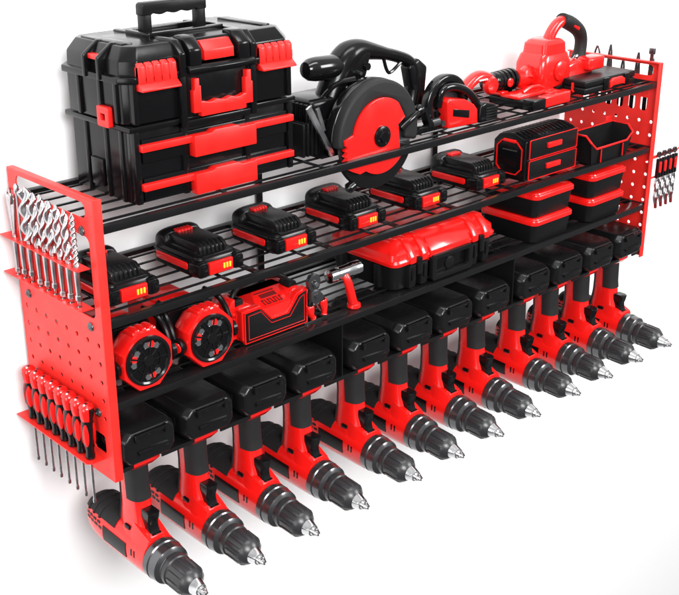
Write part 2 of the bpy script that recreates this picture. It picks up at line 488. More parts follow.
# ---------------------------------------------------------------- loose batteries on the middle shelf
def build_battery():
    zs = SH[1]+.0004
    X, Y0, Y1 = .222, .036, .150
    t = thing('slide_battery', (X, .093, zs), '', 'battery', 'slide batteries in a row on the middle shelf')
    b = MB()
    b.loft([rring(X-a, X+a, Y0+d, Y1-d, z, .012) for z, a, d in ((zs, .034, .006), (zs+.003, .0385, .002), (zs+.010, .0395, 0), (zs+.024, .0385, .001), (zs+.031, .035, .005))])
    # bumper pods at the front corners
    for s in (-1, 1):
        b.prism(rrect(X+s*.0315-.0095, X+s*.0315+.0095, zs+.0035, zs+.0255, .006, 4), 'y', Y0-.004, Y0+.020, .0022, ang=40); b.box(X+s*.0315-.004, X+s*.0315+.004, Y0-.0055, Y0, zs+.006, zs+.022, .0012); b.box(X+s*.0315-.0075, X+s*.0315+.0075, Y0-.001, Y0+.016, zs+.0245, zs+.0275, .001)
    body = b.obj('housing', BLK, t)
    for s in (-1, 1):
        a, c = sorted((X+s*.0368, X+s*.0403))
        MB().prism(rrect(Y0+.024, Y1-.012, zs+.0105, zs+.0215, .004, 4), 'x', a, c, .0006, ang=60).obj('side_stripe', RED, t)
        for za in (zs+.0045, zs+.0235):
            MB().box(*sorted((X+s*.036, X+s*.0408)), Y0+.018, Y1-.008, za, za+.003, .0008).obj('side_rib', BLK, t)
    lb = MB().box(X-.021, X+.021, Y0-.0045, Y0+.004, zs+.0055, zs+.0235, .001).obj('charge_label', RED, t)
    q = MB()
    for k in range(3): q.box(X+.003+k*.0052, X+.0062+k*.0052, Y0-.0054, Y0-.004, zs+.0105, zs+.0185, .0004)
    q.obj('charge_light', YEL, lb)
    # sliding head: arched back, flat slab, ribbed front
    def arch(y, hw, h, n=16):
        pts = [(X+hw, y, zs+.026)]
        pts += [(X+hw*max(-1, min(1, math.copysign(abs(math.cos(R(180*k/n)))**.55, math.cos(R(180*k/n))))), y, zs+.030+h*abs(math.sin(R(180*k/n)))**.6) for k in range(n+1)]
        return pts+[(X-hw, y, zs+.026)]
    b = MB().loft([arch(Y1-.002, .030, .010), arch(Y1-.005, .0355, .0185), arch(Y1-.010, .037, .0210), arch(Y1-.018, .037, .0210), arch(Y1-.024, .0355, .018), arch(Y1-.028, .034, .010)])
    b.prism([(Y0+.012, zs+.029), (Y0+.014, zs+.041), (Y0+.024, zs+.0470), (Y1-.030, zs+.0470), (Y1-.020, zs+.0445), (Y1-.020, zs+.029)], 'x', X-.0245, X+.0245, .0022)
    b.box(X-.0285, X+.0285, Y0+.020, Y1-.020, zs+.029, zs+.036, .0015)
    b.box(X-.0265, X+.0265, Y0+.003, Y0+.024, zs+.027, zs+.0335, .0015)
    hd = b.obj('slide_head', BLKS, t)
    q = MB()
    for k in range(6):
        x = X-.0185+k*.0074
        q.prism([(Y0+.0095, zs+.031), (Y0+.011, zs+.0405), (Y0+.0205, zs+.0473), (Y0+.027, zs+.0473), (Y0+.030, zs+.031)], 'x', x-.0013, x+.0013, .0006)
    q.obj('cooling_rib', BLKM, hd)
    q = MB()
    for k in range(5): q.box(X-.013+k*.0055, X-.0085+k*.0055, Y1-.034, Y1-.020, zs+.043, zs+.0505, .0016)
    q.box(X-.012, X+.012, Y1-.033, Y1-.021, zs+.043, zs+.0488)
    q.obj('release_button', RED, t)
    return t
bat0 = build_battery()
BL = ['flat battery half hidden behind the red edge of the left end panel', 'flat battery standing right above the two round work lights on the middle shelf',
      'flat battery in front of the left back post above the speaker', 'flat battery above the gap where pliers and hammer stand',
      'flat battery directly below the circular saw blade, above the red tool case', 'flat battery at the right end of its row, beside the two-drawer box']
for i, x in enumerate((.074, .222, .366, .519, .672, .830)):
    o = bat0 if i == 0 else copy_tree(bat0)
    o.location.x = x; o['label'] = BL[i]
    if i > 3: o.location.y = .096

# ---------------------------------------------------------------- big tool box on the top shelf
def build_toolbox():
    z0 = SH[0]+.0004
    t = thing('tool_box', (.23, .115, z0), 'large black stacked tool box with carry handle, red latches and two red drawer pulls', 'tool box')
    xa, xb, ya, yb = .088, .372, .040, .200
    def ch(x0, x1, y0, y1, c): return [(x0+c, y0), (x1-c, y0), (x1, y0+c), (x1, y1-c), (x1-c, y1), (x0+c, y1), (x0, y1-c), (x0, y0+c)]
    # lower unit as frame around drawers
    b = MB().prism(ch(xa+.004, xb-.004, ya+.004, yb, .012), 'z', z0, z0+.1035, .0022)
    for x in (xa+.006, xa+.083, xb-.093, xb-.013): b.box(x, x+.009, ya-.001, ya+.012, z0, z0+.102, .0018)
    for y in (.062, .098, .148): b.box(xa+.001, xa+.01, y, y+.008, z0, z0+.102, .0018); b.box(xb-.01, xb-.001, y, y+.008, z0, z0+.102, .0018)
    b.box(xa-.001, xb+.001, ya-.002, yb, z0+.098, z0+.106, .002)
    lower = b.obj('drawer_unit', BLK, t)
    q = MB().box(xa+.0005, xa+.004, .112, .142, z0+.012, z0+.05, .001)
    q.obj('side_recess', BLK, lower)
    for k, zz in enumerate((z0+.077, z0+.024)):
        d = MB().box(xa+.018, xb-.016, ya-.0005, ya+.02, zz-.022, zz+.010, .0015).obj('drawer', BLK, lower)
        b = MB().box(xa+.0125, xb-.009, ya-.009, ya+.001, zz-.005, zz+.0045, .0012)
        xm, xn = .181, .288
        b.prism([(xm, zz+.0050), (xm+.028, zz+.0050), (xm+.034, zz+.0085), (xn-.034, zz+.0085), (xn-.028, zz+.0050), (xn, zz+.0050), (xn, zz-.0245), (xm, zz-.0245)], 'y', ya-.015, ya-.0005, .0014)
        b.obj('drawer_pull', REDM, d)
    # upper unit
    b = MB().prism(ch(xa, xb, ya, yb, .014), 'z', z0+.1075, z0+.166, .0024)
    for x in (xa+.007, xb-.016): b.box(x, x+.008, ya-.004, ya+.01, z0+.108, z0+.163, .0018)
    for y in (.060, .098, .150): b.box(xa-.004, xa+.006, y, y+.008, z0+.108, z0+.163, .0018)
    for x in (xa+.078, xb-.087): b.box(x, x+.010, ya-.010, ya+.006, z0+.094, z0+.168, .002)
    b.box(xa+.078, xb-.077, ya-.008, ya+.006, z0+.094, z0+.103, .002)
    up = b.obj('upper_box', BLK, t)
    MB().prism([(.181, z0+.164), (.181, z0+.106), (.288, z0+.106), (.288, z0+.164)], 'y', ya-.003, ya+.001, .001).obj('front_plate', BLK, up)
    # red carry grip on the front
    xm, xn = .184, .285; zt, zb_ = z0+.158, z0+.106
    pts = [(xm, zt-.016), (xm+.0025, zt-.016), (xm+.0025, zt), (xm+.010, zt), (xm+.010, zt-.010), (xm+.0125, zt-.010), (xm+.0125, zt-.032)]
    for k in range(17): pts.append((xm+.015+(xn-xm-.030)*k/16, zt-.031-.0032*abs(math.sin(math.pi*3*k/16))))
    pts += [(xn-.0125, zt-.032), (xn-.0125, zt-.010), (xn-.010, zt-.010), (xn-.010, zt), (xn-.0025, zt), (xn-.0025, zt-.016), (xn, zt-.016), (xn, zb_+.006), (xn-.012, zb_+.006), (xn-.012, zb_), (xm+.012, zb_), (xm+.012, zb_+.006), (xm, zb_+.006)]
    MB().prism(pts, 'y', ya-.013, ya-.0035, .0009, ang=35).obj('front_grip', REDM, up)
    # side latch
    b = MB().prism(rrect(.076, .104, z0+.1005, z0+.128, .003, 3), 'x', xa-.0075, xa-.0005, .0012, holes=[rrect(.0845, .0955, z0+.1095, z0+.1185, .001, 2)])
    b.obj('side_latch', REDM, up)
    # lid with flared rim, chamfered top
    def cz(x0, x1, y0, y1, c, z): return [(p[0], p[1], z) for p in ch(x0, x1, y0, y1, c)]
    lr = [cz(xa-.008, xb+.008, ya-.008, yb+.004, .018, z0+.1615), cz(xa-.008, xb+.008, ya-.008, yb+.004, .018, z0+.1705), cz(xa-.001, xb+.001, ya-.002, yb, .018, z0+.1715), cz(xa, xb, ya-.002, yb, .018, z0+.190), cz(xa+.012, xb-.012, ya+.010, yb-.010, .014, z0+.2065)]
    t1 = MB().loft(lr)
    bm = t1.bm
    bmesh.ops.bevel(bm, geom=[e for e in bm.edges if len(e.link_faces) == 2 and e.calc_face_angle(0) > R(25)], offset=.0016, segments=2, profile=.5, affect='EDGES', clamp_overlap=True)
    # raised straps wrapping over the lid
    for x in (xa+.078, xb-.087):
        t1.prism([(ya-.011, z0+.162), (ya-.011, z0+.193), (ya+.006, z0+.2095), (ya+.060, z0+.2095), (ya+.060, z0+.2), (ya+.004, z0+.16)], 'x', x, x+.010, .0018)
        t1.box(x, x+.010, ya+.1, yb-.014, z0+.203, z0+.2085, .0015)
    for y in (.086, .120): t1.prism([(xa-.011, z0+.163), (xa-.011, z0+.192), (xa+.012, z0+.2090), (xa+.022, z0+.2090), (xa+.02, z0+.2), (xa-.002, z0+.163)], 'y', y, y+.007, .0018)
    for x in (xa+.016, xb-.036): t1.box(x, x+.018, ya+.03, yb-.03, z0+.205, z0+.2085, .0015)
    lid = t1.obj('lid', BLK, t)
    MB().box(xa-.006, xa+.004, .094, .119, z0+.187, z0+.194, .0015).obj('side_grip_inset', REDM, lid)
    # recessed handle well
    b = MB().prism(rrect(.160, .290, .092, .150, .006, 3), 'z', z0+.2055, z0+.2125, .0016, holes=[rrect(.168, .282, .100, .142, .004, 3)])
    b.obj('handle_well', BLK, lid)
    # corner latches: red ribbed tiles
    for x0 in (.102, .302):
        b = MB()
        for k in range(5):
            x = x0+k*.0122
            b.prism([(ya-.0105, z0+.156), (ya-.0085, z0+.184), (ya-.002, z0+.1885), (ya-.0005, z0+.156)], 'x', x, x+.0112, .0016)
        b.prism([(ya-.018, z0+.1525), (ya-.018, z0+.155), (ya-.0085, z0+.1625), (ya-.003, z0+.1625), (ya-.003, z0+.1525)], 'x', x0-.001, x0+.0605, .0010)
        b.box(x0, x0+.0595, ya-.0080, ya-.001, z0+.154, z0+.183)
        b.obj('red_latch', REDM, lid)
    # centre latch housing and tab
    b = MB()
    for x in (.1815, .2635):
        b.box(.2015, .2635, ya-.007, ya+.01, z0+.172, z0+.1795, .001)
        b.prism([(ya-.012, z0+.172), (ya-.012, z0+.196), (ya+.004, z0+.2115), (ya+.026, z0+.2115), (ya+.026, z0+.172)], 'x', x, x+.020, .003)
    b.prism([(ya-.016, z0+.166), (ya-.016, z0+.171), (ya-.010, z0+.1755), (ya, z0+.1755), (ya, z0+.166)], 'x', .178, .290, .0012)
    b.obj('latch_housing', BLK, lid)
    MB().prism([(ya-.009, z0+.179), (ya-.0085, z0+.192), (ya+.002, z0+.2035), (ya+.012, z0+.2035), (ya+.012, z0+.179)], 'x', .2075, .2575, .0012).obj('centre_latch', REDM, lid)
    # telescopic carry handle
    b = MB()
    for x in (.1775, .2685):
        b.box(x-.0075, x+.0075, .116, .130, z0+.203, z0+.236, .002)
    pts = [(.169, z0+.232), (.169, z0+.246), (.172, z0+.2495), (.274, z0+.2495), (.277, z0+.246), (.277, z0+.232), (.262, z0+.232)]
    for k in range(17): pts.append((.258-.070*k/16, z0+.2345-.0028*abs(math.sin(math.pi*3*k/16))))
    pts += [(.184, z0+.232)]
    b.prism(pts, 'y', .1145, .1315, .0022, ang=35)
    b.obj('carry_handle', BLKM, t)
    # hinge lugs at the back right
    q = MB()
    for x in (.300, .335): q.box(x, x+.016, yb-.004, yb+.008, z0+.185, z0+.204, .002)
    q.obj('hinge', BLK, lid)
build_toolbox()

# ---------------------------------------------------------------- circular saw
def build_saw():
    zs = SH[0]
    t = thing('circular_saw', (.53, .08, zs), 'black circular saw with red blade guard dipping through the front of the top shelf', 'circular saw')
    cx, cz, Rg = .523, -.012, .0865
    yf = .012
    # upper guard: cast dark half shell with rounded rim
    b = MB()
    up = arc(cx, cz, Rg, -14, 186, 44); dn = arc(cx, cz, .058, 186, -14, 36)
    b.prism(up+dn, 'y', yf, yf+.020, .006, seg=4, ang=40)
    b.obj('upper_guard', RUB, t)
    b = MB()
    outer = arc(cx, cz, Rg+.001, -16, 184, 44); inner = arc(cx, cz, Rg-.006, 184, -16, 44)
    b.prism(outer+inner, 'y', yf+.016, yf+.034, .003, seg=3, ang=40)
    b.obj('guard_rim', BLKG, t)
    # lower dark guard
    up = arc(cx, cz, Rg-.002, 200, 340, 40); dn = arc(cx, cz, .050, 340, 200, 36)
    MB().prism(up+dn, 'y', yf+.006, yf+.016, .0025, ang=40).obj('lower_guard', BLKM, t)
    MB().cyl((cx, yf+.010, cz), (cx, yf+.013, cz), .080, 60).obj('blade', GUN, t)
    # red guard plate: arc on top, step on the right, serrated left edge
    pts = arc(cx, cz, .0595, 172, 52, 30)
    pts += [(cx+.052, cz+.022), (cx+.036, cz+.012), (cx+.038, cz+.008), (cx+.042, cz-.034)]
    pts += arc(cx, cz, .0595, 318, 236, 20)
    pts += [(cx-.046, cz-.052), (cx-.060, cz-.046)]
    for k in range(5): pts += [(cx-.072, cz-.040+k*.0085), (cx-.078, cz-.036+k*.0085)]
    pts += [(cx-.079, cz+.006), (cx-.060, cz+.012)]
    MB().prism(pts, 'y', yf-.003, yf+.006, .0016, ang=30).obj('red_guard_plate', RED, t)
    b = MB().lathe([(0, .0165), (.003, .0165), (.004, .0150), (.0045, .009), (.007, .008), (.0075, .0045), (.0065, 0)], (cx, yf-.003, cz), (0, -1, 0), 32)
    hub = b.obj('blade_hub', BLK, t)
    q = MB()
    for k in range(4):
        a = k*math.pi/2+.4
        q.cyl((cx+.0115*math.cos(a), yf-.0062, cz+.0115*math.sin(a)), (cx+.0115*math.cos(a), yf-.0078, cz+.0115*math.sin(a)), .0014, 8)
    q.obj('hub_screw', GUN, hub)
    # motor and gear housing behind
    b = MB().lathe([(0, .040), (.02, .042), (.05, .036), (.058, .028)], (cx, yf+.030, cz+.012), (0, 1, 0), 32)
    b.box(.420, .505, .060, .135, -.012, .050, .010, 3)
    for k in range(7): b.box(.4165, .424, .066+k*.0095, .071+k*.0095, -.006, .044, .001)
    b.box(.436, .520, .05, .12, -.036, -.01, .005)
    b.obj('motor_housing', BLK, t)
    # fin block next to the tool box
    q = MB()
    for k in range(8): q.box(.4015+k*.0085, .4065+k*.0085, .055, .115, -.033, .018, .0012)
    q.box(.402, .466, .060, .112, -.033, .015, .002)
    q.obj('battery_pack', BLKM, t)
    # front auxiliary grip
    b = MB().lathe([(0, .010), (.003, .0165), (.012, .0190), (.050, .0185), (.062, .0165), (.069, .012), (.072, .004)], (.498, .080, .090), (-1, 0, .04), 28, sy=1.0)
    b.obj('front_knob', BLKG, t)
    b = MB().tube([(.47, .084, .02), (.488, .084, .060), (.506, .084, .096), (.534, .082, .112), (.575, .080, .103), (.625, .080, .090), (.660, .080, .076), (.668, .080, .050), (.664, .080, .020), (.655, .078, -.004)],
                  lambda u: .0205 if u < .3 else (.0205-.010*(u-.3)/.2 if u < .5 else .0112+.001*math.sin(u*9)), 18, 3, up=(0, 1, 0), sx=1.15)
    b.prism([(.505, .060), (.500, .100), (.530, .122), (.556, .108), (.545, .072), (.530, .050)], 'y', .062, .104, .008, seg=3)
    b.prism([(.645, .070), (.668, .082), (.690, .066), (.682, -.020), (.660, -.024), (.656, .030)], 'y', .068, .092, .005, seg=3)
    b.obj('main_handle', BLK, t)
    q = MB().tube([(.592, .076, .092), (.598, .074, .070), (.606, .074, .064), (.628, .074, .078), (.640, .076, .082)], .003, 8, 2); q.obj('trigger', BLKG, t)
    MB().cyl((.541, .058, .086), (.541, .064, .086), .006, 12).obj('lock_button', BLKG, t)
    MB().cyl((.524, .056, .078), (.524, .064, .078), .003, 10).obj('screw', GUN, t)
    # gear arm between motor and guard
    MB().tube([(.452, .085, .03), (.47, .06, .07), (.50, .045, .075)], .004, 10, 2).obj('power_cable', BLKG, t)
    # base shoe with silver braces
    b = MB().box(.425, .675, .040, .150, zs+.0006, zs+.0045, .0012)
    b.box(.600, .680, .034, .046, zs+.0045, zs+.014, .002)
    b.obj('base_shoe', BLK, t)
    def strap(a, c, wd=.0065, th=.0018):
        a, c = Vector(a), Vector(c); d = (c-a).normalized(); n = Vector((0, 1, 0)); s = d.cross(n).normalized()
        return [[a+s*wd*i+n*th*j for i, j in ((-1, -1), (1, -1), (1, 1), (-1, 1))], [c+s*wd*i+n*th*j for i, j in ((-1, -1), (1, -1), (1, 1), (-1, 1))]]
    q = MB().loft(strap((.408, .030, .046), (.421, .0305, .010), .003, .0015)); q.loft(strap((.390, .030, .050), (.438, .030, -.030), .0042, .002))
    q.obj('left_brace', SST, t)
    q = MB().loft(strap((.4665, .040, .034), (.446, .040, -.012), .0045, .002)); q.cyl((.443, .034, -.014), (.443, .044, -.014), .006, 12)
    q.obj('depth_brace', SST, t)
    q = MB().loft(strap((.632, .020, .012), (.647, .020, -.020), .003, .002)); q.loft(strap((.612, .024, .014), (.634, .024, .012), .004, .002))
    q.obj('right_brace', BLKG, t)
    q = MB().tube([(.566, .010, -.008), (.585, .008, .004), (.606, .012, .010)], .0055, 12, 2); q.lathe([(0, .006), (.004, .009), (.010, .009), (.013, .005)], (.606, .014, .012), (.8, .1, .2), 14)
    q.obj('guard_lever', BLKG, t)
    q = MB().lathe([(0, .003), (.004, .008), (.014, .0085), (.018, .004)], (.470, .014, -.078), (-.8, 0, -.3), 14)
    q.obj('adjustment_knob', BLKG, t)
build_saw()

# ---------------------------------------------------------------- small trim saw beside it
def build_trim():
    zs = SH[0]
    t = thing('trim_saw', (.72, .05, zs), 'small trim saw with round black disc guard, red body and looped black handle', 'trim saw')
    cx, cz = .712, .001
    b = MB()
    up = arc(cx, cz, .052, 0, 235, 40); dn = arc(cx, cz, .037, 235, 0, 36)
    b.prism(up+dn, 'y', .040, .058, .005, seg=3, ang=40)
    b.obj('disc_guard', BLKG, t)
    MB().cyl((cx, .052, cz), (cx, .0545, cz), .046, 48).obj('disc', GUN, t)
    MB().lathe([(0, .012), (.004, .012), (.006, .007), (.010, .006)], (cx-.01, .052, cz-.012), (0, -1, 0), 20).obj('disc_hub', BLK, t)
    pts = [(.698, -.034), (.694, .012), (.700, .017), (.738, .010), (.762, -.002), (.772, -.012), (.774, -.037)]
    bd = MB().prism(pts, 'y', .026, .060, .003, seg=3).obj('body', RED, t)
    MB().prism([(.708, -.014), (.708, -.002), (.748, -.010), (.748, -.023)], 'y', .0242, .030, .0008).obj('name_plate', BLK, bd)
    MB().tube([(.690, .044, .002), (.692, .040, .030), (.716, .038, .034), (.748, .036, .024), (.774, .036, .004), (.786, .036, -.016)], .0068, 14, 3).obj('loop_handle', BLKG, t)
    b = MB().prism([(.774, -.037), (.776, -.006), (.788, -.002), (.812, -.008), (.822, -.014), (.822, -.037)], 'y', .022, .062, .004, seg=3)
    mt = b.obj('motor_end', BLK, t)
    q = MB()
    for k in range(5): q.box(.788, .816, .0200, .024, -.034+k*.0048, -.0315+k*.0048, .0005)
    q.obj('vent_rib', BLKM, mt)
    q = MB().box(.640, .770, .034, .090, zs+.0005, zs+.0035, .001)
    q.cyl((.665, .034, -.020), (.678, .030, -.018), .007, 14); q.cyl((.690, .030, -.024), (.690, .040, -.024), .005, 12)
    q.obj('base_plate', GUN, t)
    MB().cyl((.738, .060, .036), (.740, .060, .044), .004, 12).obj('knob', BLKG, t)
build_trim()

# ---------------------------------------------------------------- leaf blower
def build_blower():
    zs = SH[0]
    t = thing('leaf_blower', (1.02, .12, zs), 'red leaf blower with ribbed black coupling lying across the far end of the top shelf', 'leaf blower')
    Y = .110
    b = MB()
    # volute body
    b.loft([rring(1.062-a, 1.062+a, Y-.034*k, Y+.036*k, z, .014) for z, a, k in ((-.030, .040, .8), (-.012, .047, 1), (.020, .046, 1), (.036, .040, .9), (.040, .037, .8))])
    b.loft([rring(1.062-a, 1.062+a, Y-.030*k, Y+.030*k, z, .012) for z, a, k in ((.034, .035, 1), (.056, .033, .95), (.062, .027, .8), (.064, .021, .7))])
    # strut from body to the tube
    b.tube([(1.045, Y, -.005), (1.005, Y, .012), (1.000, Y-.01, -.004)], .012, 12, 2)
    b.lathe([(0, .022), (.05, .0225), (.12, .018), (.150, .0195), (.156, .0195)], (1.130, Y, -.012), (-1, 0, .07), 28, sx=.82, sy=.82)
    b.prism([(1.10, -.030), (1.10, .012), (1.13, .018), (1.18, .010), (1.19, -.030)], 'y', Y-.030, Y+.030, .007, seg=3)
    body = b.obj('body', RED, t)
    q = MB().lathe([(0, .016), (.003, .019), (.005, .019), (.007, .016), (.008, .007)], (1.068, Y-.032, .006), (0, -1, 0), 32)
    q.obj('fan_cover', RED, body)
    b = MB().box(1.150, 1.200, Y-.045, Y-.012, -.006, .020, .006, 3)
    b.obj('battery_bay', RED, body)
    # ribbed coupling
    pr = [(0, .014)]
    for k in range(6): pr += [(.004+k*.011, .0205-.0007*k), (.0105+k*.011, .0205-.0007*k), (.011+k*.011, .0172), (.0145+k*.011, .0172)]
    pr += [(.074, .016), (.076, .012)]
    cp = MB().lathe(pr, (.968, Y, .0), (-1, 0, .04), 30).obj('ribbed_coupling', BLK, t)
    MB().lathe([(0, .008), (.002, .008), (.003, .006), (.003, 0)], (.938, Y-.0195, .000), (0, -1, 0), 18).obj('lock_button', RED, cp)
    # curved red nozzle
    b = MB().tube([(.906, Y, .002), (.888, Y, .016), (.864, Y, .019), (.838, Y, .004), (.824, Y, -.020)], lambda u: .0115-.0025*u, 16, 3, up=(0, 1, 0), sx=1.3)
    b.lathe([(0, .016), (.006, .017), (.012, .014), (.014, 0)], (.893, Y-.006, .000), (0, -1, 0), 26)
    nz = b.obj('nozzle', RED, t)
    q = MB()
    for k in range(4): q.box(.858+k*.006, .8605+k*.006, Y-.0165, Y-.010, .0125, .0150, .0003)
    q.obj('nozzle_lettering', WHT, nz)
    # handle
    b = MB().tube([(1.066, Y, .052), (1.085, Y, .080), (1.108, Y, .092), (1.140, Y, .083)], .0105, 14, 2, up=(0, 1, 0), sx=1.1)
    h = b.obj('handle_neck', RED, t)
    b = MB().tube([(1.108, Y-.001, .093), (1.135, Y-.001, .084), (1.165, Y-.001, .068), (1.178, Y-.001, .050), (1.176, Y-.001, .022), (1.166, Y-.001, .006)], lambda u: .0125+.0015*math.sin(u*7), 16, 3, up=(0, 1, 0), sx=1.15)
    g = b.obj('handle_grip', RUB, t)
    MB().box(1.128, 1.150, Y-.0165, Y-.010, .074, .082, .002, m=Matrix.Translation((1.139, Y, .078))@Matrix.Rotation(R(-28), 4, 'Y').inverted()@Matrix.Translation((-1.139, -Y, -.078))).obj('trigger', RED, g)
    q = MB().tube([(1.170, Y-.004, .012), (1.160, Y-.006, .022), (1.150, Y-.004, .010)], .003, 8, 2).obj('grip_clip', CHR, g)
    MB().tube([(1.148, Y-.02, -.022), (1.128, Y-.03, -.018), (1.095, Y-.035, -.024), (1.06, Y-.03, -.028)], .004, 10, 2).obj('strap_loop', BLK, t)
build_blower()

# ---------------------------------------------------------------- flat cases on the top shelf
def build_flat_cases():
    z0 = SH[0]+.0004
    t = thing('flat_organizer_case', (1.17, .08, z0), 'flat black organizer case with two red clasps next to the right end panel', 'case')
    x0, x1, y0, y1 = 1.082, 1.248, .026, .128
    b = MB().box(x0, x1, y0, y1, z0, z0+.013, .003, 3); b.box(x0, x1, y0, y1, z0+.0138, z0+.026, .003, 3)
    b.box(x0+.004, x1-.004, y0+.004, y1-.004, z0+.011, z0+.016)
    sh = b.obj('shell', BLKM, t)
    b = MB().box(1.148, 1.152, y0-.003, y0+.004, z0+.004, z0+.022, .001)
    b = MB().prism([(1.158, z0+.016), (1.166, z0+.022), (1.196, z0+.022), (1.206, z0+.017), (1.206, z0+.006), (1.196, z0+.008), (1.168, z0+.008), (1.158, z0+.004)], 'y', y0-.005, y0+.001, .001)
    b.obj('front_clasp', REDM, t)
    q = MB()
    for y in (.052, .086): q.box(x0-.0035, x0+.002, y, y+.004, z0+.003, z0+.021, .0008)
    q.box(x0-.0035, x0+.002, .050, .092, z0+.003, z0+.0065, .0008)
    q.obj('side_clasp', REDM, t)
    q = MB().box(1.140, 1.156, y0-.003, y0+.003, z0+.001, z0+.025, .001); q.box(1.208, 1.224, y0-.003, y0+.003, z0+.001, z0+.025, .001)
    q.obj('corner_block', BLK, t)
    t = thing('small_tool_case', (.955, .06, z0), 'small low red and black case lying flat in front of the blower coupling', 'case')
    x0, x1, y0, y1 = .905, 1.010, .012, .112
    b = MB().box(x0, x1, y0, y1, z0, z0+.017, .003, 3)
    sh = b.obj('base', BLK, t)
    b = MB().box(x0+.032, x1+.003, y0-.003, y0+.016, z0+.002, z0+.022, .003, 3)
    b.box(x0+.010, x0+.030, y1-.022, y1+.002, z0+.003, z0+.022, .002)
    b.box(x0-.002, x1, y0+.032, y1-.028, z0+.0165, z0+.0225, .002); b.box(x1-.030, x1+.003, y0, y1, z0+.003, z0+.0215, .003)
    b.obj('red_cover', RED, t)
    MB().box(x0-.003, x0+.034, y0-.004, y0+.022, z0+.001, z0+.0205, .003).obj('black_corner', BLK, t)
    MB().tube([(x0+.03, y0+.046, z0+.024), (x0+.05, y0+.046, z0+.030), (x1-.03, y0+.046, z0+.030), (x1-.015, y0+.046, z0+.024)], .0028, 8, 1).obj('red_handle', RED, t)
build_flat_cases()

# ---------------------------------------------------------------- two-drawer box on the middle shelf
def build_drawer_box():
    z0 = SH[1]+.0004
    t = thing('drawer_box', (.98, .06, z0), 'black two-drawer box outlined in red with a ribbed arched top on the middle shelf', 'drawer box')
    x0, x1, y0, y1 = .905, 1.056, .020, .094
    zt = z0+.080
    pr = [(y0+.002, z0), (y1-.002, z0), (y1, z0+.004), (y1, zt-.012), (y1-.012, zt+.001), (y1-.030, zt+.006), (y0+.026, zt+.006), (y0+.008, zt), (y0, zt-.006), (y0, z0+.004)]
    b = MB().prism(pr, 'x', x0, x1, .003, seg=3, ang=12)
    for k in range(13):
        x = x0+.008+k*.011
        b.prism([(y0+.004, zt-.004), (y0+.0095, zt+.0018), (y0+.0265, zt+.0072), (y1-.030, zt+.0072), (y1-.012, zt+.0022), (y1-.012, zt-.004)], 'x', x, x+.0045, .0008)
    sh = b.obj('shell', BLK, t)
    def outline(x0, x1, z0_, z1, c, th):
        o = [(x0+c, z0_), (x1-c, z0_), (x1, z0_+c), (x1, z1-c), (x1-c, z1), (x0+c, z1), (x0, z1-c), (x0, z0_+c)]
        x0 += th; x1 -= th; z0_ += th; z1 -= th
        i = [(x0+c, z0_), (x1-c, z0_), (x1, z0_+c), (x1, z1-c), (x1-c, z1), (x0+c, z1), (x0, z1-c), (x0, z0_+c)]
        return o, [i]
    for za, zb in ((z0+.003, z0+.0395), (z0+.0415, z0+.078)):
        d = MB().box(x0+.006, x1-.003, y0-.0035, y0+.01, za, zb-.001, .0012).obj('drawer', BLKM, t)
        o, i = outline(x0+.005, x1-.002, za-.0005, zb-.0005, .002, .0012)
        MB().prism(o, 'y', y0-.0046, y0-.0030, holes=i).obj('red_outline', RED, d)
        MB().box(.961, 1.002, y0-.008, y0-.003, (za+zb)/2-.0045, (za+zb)/2+.0055, .0012).obj('drawer_handle', RED, d)
    o, i = outline(y0+.008, y1-.008, z0+.010, zt-.008, .012, .0016)
    MB().prism(o, 'x', x0-.0018, x0+.0002, holes=i).obj('side_outline', RED, t)
    MB().box(x0-.0045, x0+.001, y0+.022, y1-.024, zt-.011, zt-.005, .0015).obj('side_catch', RED, t)
    MB().box(x0-.0025, x0+.001, y0+.020, y1-.022, zt-.027, zt-.0245, .0006).obj('side_groove', GUN, t)
build_drawer_box()

